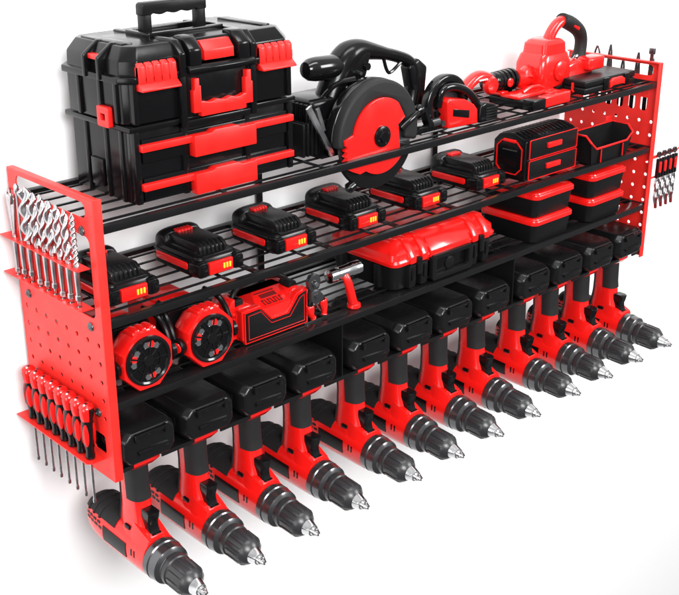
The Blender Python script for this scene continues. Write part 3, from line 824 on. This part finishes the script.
# ---------------------------------------------------------------- open bin
def build_bin():
    z0 = SH[1]+.0004
    t = thing('open_bin', (1.15, .05, z0), 'black open-top bin with cut-down front and red rim beside the drawer box', 'storage bin')
    xc = 1.150; th = .0025
    def cs(z):   # half width, front y, back y at height
        f = (z-z0)/.056; return .059+.011*f, .006-.006*f, .046+.005*f
    zt = z0+.056; zl = z0+.030
    b = MB()
    hb, fb, bb = cs(z0); ht, ft, bt_ = cs(zt); hl, fl, bl = cs(zl)
    b.loft([rring(xc-hb, xc+hb, fb, bb, z0, .004), rring(xc-hb-.0005, xc+hb+.0005, fb, bb, z0+.0025, .004)])
    # side walls
    for s in (-1, 1):
        o = [(xc+s*hb, fb, z0), (xc+s*hb, bb, z0), (xc+s*ht, bt_, zt), (xc+s*ht, ft+.014, zt), (xc+s*(hl+.0045), fl, zl+.012)]
        t_ = bmesh.new()
        A = [t_.verts.new(p) for p in o]; B = [t_.verts.new((p[0]-s*th, p[1], p[2])) for p in o]
        t_.faces.new(A); t_.faces.new(B)
        for k in range(5): t_.faces.new((A[k], A[(k+1) % 5], B[(k+1) % 5], B[k]))
        b._add(t_)
    b.loft([[(xc-hb, bb, z0), (xc+hb, bb, z0), (xc+hb, bb-th, z0), (xc-hb, bb-th, z0)], [(xc-ht, bt_, zt), (xc+ht, bt_, zt), (xc+ht, bt_-th, zt), (xc-ht, bt_-th, zt)]])
    fw = [(-hb, z0), (hb, z0), (hl+.0045, zl+.012), (hl+.004, zl+.014), (hl-.014, zl), (-hl+.014, zl), (-hl-.004, zl+.014), (-hl-.0045, zl+.012)]
    def yf(z): return cs(z)[1]
    t_ = bmesh.new()
    A = [t_.verts.new((xc+p[0], yf(p[1]), p[1])) for p in fw]; B = [t_.verts.new((xc+p[0], yf(p[1])+th, p[1])) for p in fw]
    t_.faces.new(A); t_.faces.new(B)
    for k in range(8): t_.faces.new((A[k], A[(k+1) % 8], B[(k+1) % 8], B[k]))
    b._add(t_)
    for x in (xc-.036, xc+.036): b.box(x-.002, x+.002, .001, .006, z0+.001, zl-.002)
    b.obj('bin_body', BLKM, t)
    rim = [(xc-ht, bt_, zt), (xc-ht, ft+.014, zt), (xc-hl-.004, fl-.001, zl+.014), (xc-hl+.014, fl-.001, zl), (xc+hl-.014, fl-.001, zl), (xc+hl+.004, fl-.001, zl+.014), (xc+ht, ft+.014, zt), (xc+ht, bt_, zt)]
    b = MB().tube(rim, .0022, 8, 0, closed=True)
    b.obj('red_rim', RED, t)
    q = MB().box(xc-.037, xc-.0355, -.0005, .004, z0+.002, zl-.003); q.box(xc+.0355, xc+.037, -.0005, .004, z0+.002, zl-.003)
    q.obj('front_seam', RED, t)
    MB().box(xc+.046, xc+.066, bt_-.001, bt_+.0022, zt-.004, zt+.012, .001).obj('hanging_tab', RED, t)
build_bin()

# ---------------------------------------------------------------- lidded storage boxes (bottom shelf)
def build_container(w_, dp, h, loc, lab):
    t = thing('storage_box', loc, lab, 'storage box', 'lidded storage boxes stacked on the bottom shelf')
    x, y, z = loc
    b = MB().loft([rring(x-w_*a, x+w_*a, y+dp*(.5-a), y+dp*(.5+a), z+zz, .012) for zz, a in ((0, .445), (.003, .462), (h*.5, .478), (h-.012, .490))])
    b.obj('tub', BLKM, t)
    b = MB().loft([rring(x-w_*a, x+w_*a, y+dp*.5-dp*a, y+dp*.5+dp*a, z+zz, .012) for zz, a in ((h-.0135, .500), (h-.0125, .508), (h-.006, .508), (h-.004, .498), (h-.0035, .482), (h-.0015, .476), (h-.0008, .466))])
    b.obj('lid', RED, t)
    return t
zc = SH[2]+.0004
build_container(.120, .130, .0495, (.978, .000, zc), 'lower lidded box of the left stack, below the two-drawer box')
build_container(.120, .130, .0495, (.978, .000, zc+.0497), 'upper lidded box of the left stack, below the two-drawer box')
build_container(.118, .130, .0495, (1.152, .000, zc), 'lower lidded box of the right stack, against the right end panel')
build_container(.118, .130, .0495, (1.152, .000, zc+.0497), 'upper lidded box of the right stack, below the open bin')

# ---------------------------------------------------------------- hard case
def build_case():
    z0 = SH[2]+.0004
    t = thing('hard_case', (.69, .085, z0), 'wide hard case with glossy red lid and black base on the bottom shelf', 'tool case')
    x0, x1, y0, y1 = .560, .815, .012, .170
    zm = z0+.046; zt = z0+.086
    b = MB().loft([rring(x0+d, x1-d, y0+d, y1-d, z, .014) for z, d in ((z0, .010), (z0+.003, .006), (zm, .001))])
    for x in (.598, .627, .756, .787): b.prism([(y0-.006, z0+.004), (y0-.0075, zm-.001), (y0+.01, zm-.001), (y0+.012, z0+.002)], 'x', x-.008, x+.008, .0025)
    for y in (.05, .13): b.prism([(x0-.004, z0+.004), (x0-.0055, zm-.001), (x0+.01, zm-.001), (x0+.012, z0+.002)], 'y', y-.006, y+.006, .0025)
    b.obj('base', BLKM, t)
    L = [(zm+.0006, -.003, .014), (zm+.006, -.004, .014), (zm+.010, -.001, .014), (zm+.020, .000, .014), (zt-.006, .014, .012), (zt-.001, .020, .012), (zt, .026, .012), (zt, .034, .012), (zt-.003, .037, .010), (zt-.003, .05, .008)]
    b = MB().loft([rring(x0+d, x1-d, y0+d, y1-d, z, r, 5) for z, d, r in L])
    for x in (.598, .627, .756, .787):
        b.prism([(y0-.008, zm+.001), (y0-.008, zm+.012), (y0-.002, zm+.022), (y0+.015, zt+.001), (y0+.034, zt+.0015), (y0+.03, zt-.01), (y0+.005, zm+.001)], 'x', x-.0075, x+.0075, .0018)
    b.prism([(y0-.0065, zm-.006), (y0-.0065, zm+.012), (y0+.010, zt-.006), (y0+.01, zm-.006)], 'x', .641, .742, .002)
    lid = b.obj('lid', RED, t)
    # handle frame and centre panel
    b = MB().prism(rrect(.640, .743, z0+.006, zm+.004, .006), 'y', y0-.013, y0-.004, .002, holes=[rrect(.650, .733, z0+.015, zm-.003, .004)])
    b.obj('handle', BLKM, t)
    MB().box(.645, .738, y0-.005, y0+.006, z0+.010, zm-.001, .001).obj('front_plate', BLK, t)
    MB().lathe([(0, .0115), (.002, .0115), (.0035, .008), (.0035, 0)], (.690, y0-.005, z0+.026), (0, -1, 0), 24).obj('round_boss', BLKM, t)
    for x in (.612, .772):
        MB().box(x-.006, x+.006, y0-.010, y0, zm-.020, zm+.010, .002).obj('latch', BLKG, t)
    q = MB().cyl((x0+.016, y0+.022, zm+.018), (x0+.010, y0+.016, zm+.021), .0045, 14).obj('corner_bolt', CHR, lid)
    for x in (.598, .627, .756, .787): MB().box(x-.0045, x+.0045, y0-.0095, y0-.005, zm-.028, zm-.004, .0015).obj('rib_pad', BLKG, t)
build_case()

# ---------------------------------------------------------------- work lights
def build_light():
    z0 = SH[2]+.0004
    cx, cz, yf = .070, z0+.0445, .004
    t = thing('work_light', (cx, .04, z0), '', 'work light', 'round red work lights on the bottom shelf')
    def octo(r, y, rz=1):
        pts = []
        for k in range(48):
            a = 2*math.pi*k/48+.13
            m = abs(((a/(math.pi/4)) % 1)-.5)*math.pi/4
            rr_ = .9*r*math.cos(math.pi/8)/math.cos(math.pi/8-m) + .1*r*.98
            pts.append((cx+rr_*math.cos(a)*.95, y, cz+rr_*math.sin(a)))
        return pts
    b = MB().loft([octo(.036, yf+.001), octo(.044, yf), octo(.0455, yf+.003), octo(.0455, yf+.022), octo(.038, yf+.040), octo(.030, yf+.052)])
    for k in range(3):
        x = cx-.012+.011*k
        b.prism([(yf+.001, cz+.040), (yf+.003, cz+.0475), (yf+.022, cz+.0475), (yf+.034, cz+.038)], 'x', x-.003, x+.003, .001)
    b.prism([(yf+.001, cz+.038), (yf+.003, cz+.0452), (yf+.024, cz+.0452), (yf+.036, cz+.036)], 'x', cx-.02, cx+.018, .002)
    hd = b.obj('head', RED, t)
    b = MB().ring([(0, .0365), (-.0035, .0358), (-.0045, .033), (-.003, .0305), (.0, .0295), (.002, .03)], (cx, yf+.001, cz), (0, 1, 0), 48)
    b.obj('bezel', BLKG, hd)
    MB().lathe([(0, .031), (.0008, .031)], (cx, yf+.0003, cz), (0, -1, 0), 40).obj('lens_back', BLK, hd)
    q = MB()
    for k in range(9):
        a = 2*math.pi*k/9
        v = Vector((math.cos(a), 0, math.sin(a))); s = Vector((-math.sin(a), 0, math.cos(a)))
        c = Vector((cx, yf-.0015, cz))
        q.loft([[c+v*r0-s*w0, c+v*r0+s*w0, c+v*r0+s*w0+Vector((0, .0012, 0)), c+v*r0-s*w0+Vector((0, .0012, 0))] for r0, w0 in ((.007, .0008), (.030, .0014))])
    q.lathe([(0, .009), (.002, .008), (.003, 0)], (cx, yf-.0005, cz), (0, -1, 0), 20)
    q.ring([(-.001, .0185), (-.001, .0198), (.0005, .0198), (.0005, .0185)], (cx, yf-.001, cz), (0, 1, 0), 40)
    q.obj('grille', BLKG, hd)
    for k, a in enumerate((160, 75, 285)):
        for j in range(3):
            aa = R(a+(j-1)*20)
            c = (cx+.0235*math.cos(aa), yf-.0003, cz+.0235*math.sin(aa))
            MB().lathe([(0, .0058), (.0012, .0052), (.0004, .0018)], c, (0, -1, 0), 6).obj('lamp_cell', CHR if j != 1 else RED, hd)
    # yoke with knob, battery base behind
    b = MB().lathe([(0, .010), (.002, .0125), (.008, .0125), (.010, .009)], (cx-.043, yf+.016, cz-.004), (-1, -.35, 0), 24)
    b.lathe([(0, .010), (.002, .0125), (.008, .0125), (.010, .009)], (cx+.043, yf+.016, cz-.004), (1, 0, 0), 24)
    b.tube([(cx-.049, yf+.018, cz-.004), (cx-.050, yf+.026, cz+.020), (cx-.048, yf+.045, cz+.040), (cx-.040, yf+.07, cz+.044)], .0045, 10, 2)
    b.tube([(cx+.049, yf+.018, cz-.004), (cx+.050, yf+.026, cz+.020), (cx+.048, yf+.045, cz+.040), (cx+.040, yf+.07, cz+.044)], .0045, 10, 2)
    b.box(cx-.046, cx+.046, yf+.060, yf+.074, cz-.040, cz+.030, .004)
    yk = b.obj('yoke', BLK, t)
    MB().lathe([(0, .008), (.0012, .0075), (.0018, 0)], (cx-.0525, yf+.0125, cz-.004), (-1, -.35, 0), 20).obj('knob_cap', RED, yk)
    b = MB().box(cx-.044, cx+.034, yf+.075, yf+.150, z0, cz+.034, .006, 3); b.box(cx-.030, cx+.024, yf+.080, yf+.14, cz+.03, cz+.040, .004)
    b.obj('rear_housing', RED, t)
    q = MB().cyl((cx+.040, yf+.050, cz+.042), (cx+.052, yf+.046, cz+.042), .004, 12).obj('wing_bolt', CHR, yk)
    return t
l0 = build_light()
l1 = copy_tree(l0); l1.location.x += .108
l0['label'] = 'round red work light nearest the red left end panel'
l1['label'] = 'round red work light beside the speaker'

# ---------------------------------------------------------------- jobsite speaker
def build_speaker():
    z0 = SH[2]+.0004
    t = thing('jobsite_speaker', (.315, .065, z0), 'red speaker with dark front grille, sloped top and black carry handle', 'speaker')
    x0, x1, yf, yb = .252, .380, .026, .104
    # body shell
    fr = [(x0+.004, z0+.002), (x0, z0+.01), (x0, z0+.054), (x0+.036, z0+.055), (x0+.057, z0+.032), (x0+.088, z0+.032), (x0+.108, z0+.055), (x1, z0+.060), (x1, z0+.008), (x1-.004, z0+.002)]
    b = MB().prism([(x0+.002, z0+.002), (x0, z0+.01), (x0-.002, z0+.046), (x0+.004, z0+.057), (x0+.026, z0+.057), (x0+.034, z0+.050), (x0+.034, z0+.002)], 'y', yf+.012, yb, .004, seg=3)
    b.prism([(x1-.024, z0+.002), (x1-.024, z0+.05), (x1-.018, z0+.059), (x1-.004, z0+.060), (x1+.001, z0+.048), (x1, z0+.01), (x1-.002, z0+.002)], 'y', yf+.012, yb, .004, seg=3)
    b.box(x0+.03, x1-.02, yf+.010, yb-.001, z0+.002, z0+.033, .002)
    b.prism(fr, 'y', yf+.002, yf+.016, .0012)
    # sloping centre hood
    b.loft([[(x0+.033, yf+.0055, z0+.046), (x0+.055, yf+.002, z0+.030), (x0+.090, yf+.002, z0+.030), (x0+.109, yf+.0055, z0+.046)],
            [(x0+.022, yf+.044, z0+.059), (x0+.052, yf+.044, z0+.059), (x0+.092, yf+.044, z0+.059), (x0+.116, yf+.044, z0+.059)],
            [(x0+.026, yb-.012, z0+.059), (x0+.052, yb-.012, z0+.059), (x0+.092, yb-.012, z0+.059), (x0+.112, yb-.012, z0+.059)],
            [(x0+.026, yb-.006, z0+.050), (x0+.052, yb-.006, z0+.050), (x0+.092, yb-.006, z0+.05), (x0+.112, yb-.006, z0+.05)]])
    for k in range(6): b.box(x0-.006, x0+.004, yf+.016, yf+.07, z0+.006+k*.0075, z0+.0105+k*.0075, .0015)
    b.prism([(x0-.010, z0+.052), (x0-.002, z0+.066), (x0+.016, z0+.066), (x0+.022, z0+.052), (x0+.010, z0+.045), (x0-.008, z0+.045)], 'y', yf+.022, yb-.02, .003)
    body = b.obj('body', RED, t)
    g = [(x0+.006, z0+.004), (x0+.006, z0+.049), (x0+.034, z0+.050), (x0+.0555, z0+.0265), (x0+.090, z0+.0265), (x0+.110, z0+.050), (x1-.004, z0+.055), (x1-.004, z0+.004)]
    gr = MB().prism(g, 'y', yf-.002, yf+.004, .001).obj('front_grille', BLKM, t)
    # red and black trim lines along the grille
    g2 = [(x0+.003, z0+.002), (x0+.003, z0+.052), (x0+.0355, z0+.053), (x0+.0565, z0+.0295), (x0+.089, z0+.0295), (x0+.1085, z0+.053), (x1-.001, z0+.058), (x1-.001, z0+.002)]
    g3 = [(x0+.0045, z0+.003), (x0+.0045, z0+.0508), (x0+.035, z0+.0518), (x0+.056, z0+.0281), (x0+.0895, z0+.0281), (x0+.109, z0+.0518), (x1-.0022, z0+.0568), (x1-.0022, z0+.003)]
    MB().prism(g2, 'y', yf-.0015, yf+.0035, holes=[g3]).obj('trim_line', RED, t)
    g4 = [(x0+.0095, z0+.0075), (x0+.0095, z0+.0465), (x0+.0335, z0+.0475), (x0+.054, z0+.0235), (x0+.091, z0+.0235), (x0+.111, z0+.0475), (x1-.0075, z0+.0515), (x1-.0075, z0+.0075)]
    g5 = [(x0+.0102, z0+.0082), (x0+.0102, z0+.0459), (x0+.0332, z0+.0468), (x0+.0537, z0+.0228), (x0+.0913, z0+.0228), (x0+.1113, z0+.0468), (x1-.0082, z0+.0508), (x1-.0082, z0+.0082)]
    MB().prism(g4, 'y', yf-.0026, yf-.001, holes=[g5]).obj('grille_line', RED, gr)
    # dark maker's mark on the slope: block above a row of strokes
    def sl(x, v): # v 0..1 up the hood
        return Vector((x, yf+.0055+.0385*v, z0+.0460+.013*v))
    q = MB(); n = Vector((0, -.36, .93))*.0008
    def quad(xa, xb, va, vb):
        A = [sl(xa, va), sl(xb, va), sl(xb, vb), sl(xa, vb)]
        q.loft([[p+n*.2 for p in A], [p+n for p in A]])
    quad(x0+.058, x0+.088, .50, .72); quad(x0+.052, x0+.090, .80, .86)
    for k in range(7):
        xx = x0+.053+k*.0056; quad(xx, xx+.0016, .12, .42); quad(xx+.0018, xx+.0040, .12, .19) if k % 2 else quad(xx+.0018, xx+.0040, .35, .42)
    q.obj('logo_mark', DRED, body)
    b = MB().tube([(x0+.006, yf+.034, z0+.050), (x0+.010, yf+.036, z0+.070), (x0+.026, yf+.040, z0+.079), (x0+.060, yf+.040, z0+.081), (x0+.096, yf+.040, z0+.079), (x0+.112, yf+.036, z0+.072), (x0+.122, yf+.034, z0+.054)], .0048, 12, 3)
    for x in (x0+.010, x0+.116): b.box(x-.007, x+.009, yf+.020, yf+.046, z0+.050, z0+.066, .003)
    b.obj('carry_handle', BLKM, t)
    MB().box(x0+.004, x1-.004, yf+.0, yb-.004, z0, z0+.0045, .001).obj('foot_rail', BLK, t)
    q = MB().box(x1-.004, x1+.004, yf+.012, yf+.052, z0+.004, z0+.05, .003).obj('side_cheek', BLK, t)
build_speaker()

# ---------------------------------------------------------------- pliers and hammer
def build_pliers():
    z0 = SH[2]+.0004
    t = thing('crimping_pliers', (.402, .022, z0), 'dark crimping pliers with red grips standing between speaker and hammer', 'pliers')
    y = .024
    b = MB().prism([(.380, z0+.058), (.378, z0+.070), (.384, z0+.078), (.392, z0+.080), (.401, z0+.076), (.404, z0+.066), (.401, z0+.056), (.396, z0+.050), (.386, z0+.050)], 'y', y-.004, y+.004, .001)
    b.prism([(.382, z0+.036), (.384, z0+.053), (.398, z0+.053), (.410, z0+.040), (.407, z0+.032), (.392, z0+.030)], 'y', y-.006, y+.006, .0015)
    b.cyl((.391, y-.008, z0+.064), (.391, y+.006, z0+.064), .006, 16); b.cyl((.393, y-.009, z0+.044), (.393, y+.006, z0+.044), .004, 14)
    hd = b.obj('jaw_head', GUN, t)
    MB().cyl((.391, y-.0092, z0+.064), (.391, y-.008, z0+.064), .0035, 12).obj('rivet', SST, hd)
    b = MB().tube([(.386, y, z0+.038), (.384, y, z0+.024), (.386, y, z0+.012)], .0045, 10, 2); b.tube([(.405, y, z0+.040), (.413, y, z0+.028), (.414, y, z0+.014)], .0045, 10, 2)
    b.obj('lever', BLK, t)
    MB().tube([(.3845, y, z0+.028), (.385, y, z0+.014), (.391, y, z0+.0055)], lambda u: .0055+.0012*math.sin(u*6), 12, 2).obj('grip', RED, t)
    MB().tube([(.411, y, z0+.032), (.4145, y, z0+.016), (.414, y, z0+.0055)], lambda u: .0055+.0012*math.sin(u*6), 12, 2).obj('grip', RED, t)
    MB().tube([(.396, y, z0+.034), (.399, y, z0+.022), (.405, y, z0+.014)], .0018, 8, 2).obj('spring', SST, t)
    t = thing('hammer', (.475, .022, z0), 'small hammer with bright steel head and red handle standing on the bottom shelf', 'hammer')
    b = MB().lathe([(0, .0085), (.0015, .0112), (.014, .0115), (.016, .0095), (.019, .0095), (.021, .0108), (.046, .0108), (.048, .0118), (.066, .0118), (.0675, .010)], (.4285, .030, z0+.062), (1, 0, 0), 32)
    b.obj('head', CHR, t)
    b = MB().tube([(.4580, .024, z0+.060), (.461, .018, z0+.048), (.468, .018, z0+.022), (.4745, .020, z0+.004)], lambda u: .0062+.0020*u, 14, 2)
    b.lathe([(0, .010), (.002, .0115), (.007, .0108), (.009, .008)], (.476, .0205, z0), (0, 0, 1), 20)
    b.obj('handle', RED, t)
build_pliers()

# ---------------------------------------------------------------- screwdrivers
def build_sd():
    t = thing('screwdriver', (-.014, SDY[0], -.3755), '', 'screwdriver', 'screwdrivers in the ledge on the left end panel')
    x, y, z = -.014, SDY[0], -.3755
    pr = [(0, .0040), (.001, .0062), (.006, .0068), (.010, .0058), (.016, .0062), (.028, .0088), (.046, .0096), (.054, .0084), (.060, .0078), (.066, .0092), (.074, .0100), (.080, .0092), (.083, .0070), (.0845, .0040), (.0848, 0)]
    b = MB().lathe(pr, (x, y, z+.0005), (0, 0, 1), 28)
    h = b.obj('handle', BLKG, t)
    # coloured grip panels
    def rad(zz):
        for (a, ra), (c, rc) in zip(pr, pr[1:]):
            if a <= zz <= c: return ra+(rc-ra)*(zz-a)/(c-a)
        return .004
    def S(zz, a, off):
        r = rad(zz)+off; return Vector((x+r*math.cos(R(a)), y+r*math.sin(R(a)), z+.0005+zz))
    for a0 in (225, 45, 135, 315):
        t_ = bmesh.new(); c = Vector(S(.039, a0, .001)); G = []
        q = MB(); rows = []
        for i in range(9):
            zz = .022+.034*i/8; hw = 26*math.sqrt(max(.03, 1-((zz-.039)/.0175)**2))
            rows.append([S(zz, a0-hw+2*hw*k/6, .0010) for k in range(7)]+[S(zz, a0+hw-2*hw*k/6, -.0015) for k in range(7)])
        q.loft(rows); t_.free()
        q.obj('grip_inlay', RED, h)
    q = MB().patch(S, .0605, .0842, 185, 265, .0010, 8, 8)
    q.patch(S, .0605, .0842, 5, 85, .0010, 8, 8)
    q.patch(S, .0790, .0846, 0, 359, .0010, 4, 24)
    e = q.obj('handle_end', RED, h)
    MB().cyl((x-.0045, y-.0045, z+.0845), (x-.0045, y-.0045, z+.0862), .0015, 8).obj('end_dot', WHT, e)
    b = MB().cyl((x, y, z+.001), (x, y, z-.064), .0019, 12)
    b.lathe([(0, .0019), (.003, .0026), (.007, .0024), (.008, .0008)], (x, y, z-.063), (0, 0, -1), 12)
    b.obj('shaft', SST, t)
    return t
sd0 = build_sd()
SL = ['first screwdriver of the row, nearest the wall', 'second screwdriver of the row, counting from the wall', 'third screwdriver of the row, counting from the wall', 'fourth screwdriver of the row, counting from the wall',
      'fifth screwdriver of the row, fourth from the front edge', 'sixth screwdriver of the row, third from the front edge', 'seventh screwdriver of the row, second from the front edge', 'last screwdriver of the row, beside the panel slot near the front edge']
for i, y in enumerate(SDY):
    o = sd0 if i == 0 else copy_tree(sd0)
    o.location.y = y; o['label'] = 'red and black '+SL[i]
    if i: o.rotation_euler.z = random.uniform(-.15, .15)
o = None

# ---------------------------------------------------------------- drill bits and wrenches in the upper ledges
def helix(b, x, y, z0, z1, r, th, pitch, lobes=2, ph=0, n=26):
    # twisted two-lobed section, as on a real twist bit
    H = z1-z0; steps = max(20, int(H/.0012)); rows = []
    for k in range(steps+1):
        u = k/steps; tw = ph+2*math.pi*u*H/pitch
        q = 1 if u < .9 else 1-.75*(u-.9)/.1
        row = []
        for j in range(24):
            a = 2*math.pi*j/24
            rad = r*q*(th+(1-th)*abs(math.cos(a))**1.6)
            row.append((x+rad*math.cos(a+tw), y+rad*math.sin(a+tw), z0+H*u))
        rows.append(row)
    b.loft(rows)
BX = -.0115
GB = 'drill bits in the ledges on the left end panel'
def bit(i, kind, lab, nm='drill_bit'):
    y = BITY[i]; x = BX
    t = thing(nm, (x, y, -.155), lab, 'drill bit', GB)
    zb = -.156
    # tapering shank with hex collar
    b = MB().lathe([(0, .0008), (.004, .0026), (.030, .0036), (.058, .0042), (.064, .0042)], (x, y, zb), (0, 0, 1), 14)
    b.lathe([(0, .0036), (.001, .0046), (.007, .0046), (.008, .0036)], (x, y, zb+.010+.003*(i % 3)), (0, 0, 1), 6)
    b.obj('shank', SST, t)
    zt = (-.018, -.014, -.013, -.016, -.014, -.018, -.018, -.020, -.020)[i]
    b = MB()
    if kind == 'spade':
        b.cyl((x, y, -.093), (x, y, -.04), .0034, 12)
        b.prism([(y-.010, -.052), (y-.0085, -.060), (y-.004, -.088), (y+.004, -.088), (y+.0085, -.060), (y+.010, -.052), (y+.0125, -.034), (y+.009, -.030), (y+.007, -.038), (y+.004, -.031), (y+.001, -.040), (y, -.022), (y-.002, -.040), (y-.006, -.038), (y-.008, -.030), (y-.012, -.036)], 'x', x-.0022, x+.0018, .0007)
        b.prism([(y-.008, -.044), (y-.012, -.030), (y-.009, -.027), (y-.003, -.042)], 'x', x-.006, x-.002, .0006)
    elif kind == 'thin':
        b.cyl((x, y, -.093), (x, y, zt), .0019, 10); b.lathe([(0, .0019), (.004, .0036), (.012, .0036), (.016, .001)], (x, y, zt-.014), (0, 0, 1), 8)
    elif kind == 'auger':
        b.cyl((x, y, -.093), (x, y, -.07), .0035, 12); helix(b, x, y, -.086, zt, .0098, .22, .050, 2, .6)
    elif kind == 'wide':
        b.cyl((x, y, -.093), (x, y, -.06), .004, 12); helix(b, x, y, -.088, zt, .0076, .34, .044, 2, 1.9)
    elif kind == 'fine':
        helix(b, x, y, -.104, zt, .0042, .45, .016, 2, .3, 14)
    else:
        b.cyl((x, y, -.093), (x, y, -.08), .0036, 12); helix(b, x, y, -.088, zt, .0060, .38, .034+.003*(i % 3), 2, i*1.3)
    b.obj('cutting_end', SST, t, ang=50)
bit(0, 'spade', 'wide forked spade bit at the wall end of the bit row')
bit(1, 'thin', 'thin straight bit between the forked spade bit and the wide auger')
bit(2, 'auger', 'widest twisted auger bit, third from the wall')
bit(3, 'wide', 'stout twisted bit right after the widest auger')
bit(4, 'twist', 'slim twist bit in the middle of the bit row')
bit(5, 'wide', 'thick spiral bit fourth from the front edge of the panel')
bit(6, 'twist', 'slim twist bit third from the front edge of the panel')
bit(7, 'twist', 'slim twist bit next to the finely threaded one')
bit(8, 'fine', 'finely threaded spiral bit nearest the front edge of the panel')

# ---------------------------------------------------------------- pliers outside the right panel, tips above its rim
GP = 'pliers with points up behind the right end panel'
def tip(y, x, ztip, kind, lab):
    t = thing('needle_pliers', (x, y, -.072), lab, 'pliers', GP)
    b = MB()
    if kind == 'twin':
        for s in (-1, 1): b.loft([[(x-.002, y+s*(o+w_), z), (x+.002, y+s*(o+w_), z), (x+.002, y+s*o, z), (x-.002, y+s*o, z)] for z, o, w_ in ((-.065, .002, .005), (ztip-.04, .001, .0045), (ztip-.015, .0015, .0024), (ztip, .0005, .0008))])
    elif kind == 'open':
        for s in (-1, 1): b.tube([(x, y+s*.002, -.06), (x, y+s*.008, ztip-.030), (x, y+s*.005, ztip-.010), (x, y+s*.001, ztip)], .0022, 8, 2)
    else:
        b.box(x-.003, x+.003, y-.006, y+.006, ztip-.012, ztip, .001)
        b.loft([[(x-.0015, y-w_, z), (x+.0015, y-w_, z), (x+.0015, y+w_, z), (x-.0015, y+w_, z)] for z, w_ in ((-.06, .006), (ztip-.012, .003))])
        b.tube([(x, y-.012, -.05), (x, y-.004, ztip-.02)], .002, 8, 1)
    b.cyl((x-.003, y, -.050), (x+.003, y, -.050), .006, 14)
    b.obj('jaws', GUN, t)
    for s in (-1, 1): MB().tube([(x, y+s*.003, -.055), (x, y+s*.007, -.075), (x, y+s*.006, -.125)], .0042, 10, 2).obj('handle', BLK if kind != 'open' else RED, t)
tip(.163, W+.018, .012, 'open', 'looped-jaw pliers farthest back in the rim opening of the right panel')
tip(.132, W+.018, .018, 'twin', 'tallest needle-nose pliers in the rim opening, near the black case')
tip(.100, W+.018, -.006, 'twin', 'short dark pliers low in the middle of the rim opening')
tip(.066, W+.018, .010, 'twin', 'narrow needle-nose pliers third from the front in the rim opening')
tip(.036, W+.018, .022, 'flat', 'square-tipped dark tool nearest the front end of the rim opening')

def build_fold():
    x, y, z = 1.344, .0155, -.200
    t = thing('hanging_multi_plier', (x, y, z), '', 'pliers', 'multi-pliers hanging outside the right end panel')
    b = MB()
    for s in (-1, 1): b.prism([(x+s*.0045-.0032, z-.004), (x+s*.0045+.0032, z-.004), (x+s*.0050+.0032, z-.045), (x+s*.0050-.0032, z-.045)], 'y', y-.009, y-.003, .001)
    h = b.obj('handle', BLKG, t)
    MB().prism(rrect(x-.0042, x+.0042, z-.034, z-.010, .0038), 'y', y-.0105, y-.008, .0006).obj('red_inlay', RED, h)
    MB().ring([(-.002, .0035), (-.002, .0065), (.002, .0065), (.002, .0035)], (x, y-.004, z+.004), (0, 1, 0), 18).obj('hanging_ring', GUN, t)
    b = MB()
    for s in (-1, 1): b.tube([(x+s*.003, y-.006, z-.044), (x+s*.009, y-.006, z-.058), (x+s*.003, y-.006, z-.072), (x+s*.008, y-.006, z-.086), (x+s*.002, y-.006, z-.100)], .0022, 8, 2)
    b.cyl((x, y-.009, z-.072), (x, y-.003, z-.072), .0045, 12); b.cyl((x, y-.0085, z-.050), (x, y-.0035, z-.050), .0035, 12)
    b.obj('jaws', SST, t)
    b = MB().loft([[(x+.0035*s, y-.008+.004*d, z-.088) for s, d in ((-1, 0), (1, 0), (1, 1), (-1, 1))], [(x+.004+.0025*s, y-.008+.004*d, z-.112) for s, d in ((-1, 0), (1, 0), (1, 1), (-1, 1))]])
    b.obj('blade', mat('dark_red_steel', (.25, .03, .03), .35, metal=.6), t)
    return t
f0 = build_fold()
FL = ['multi-pliers hanging closest to the right end panel', 'second hanging multi-pliers outward from the right panel', 'third hanging multi-pliers, next to the outermost', 'outermost hanging multi-pliers at the right edge of the photo']
for i in range(4):
    o = f0 if i == 0 else copy_tree(f0)
    o.location.x = 1.344+.0197*i; o['label'] = FL[i]
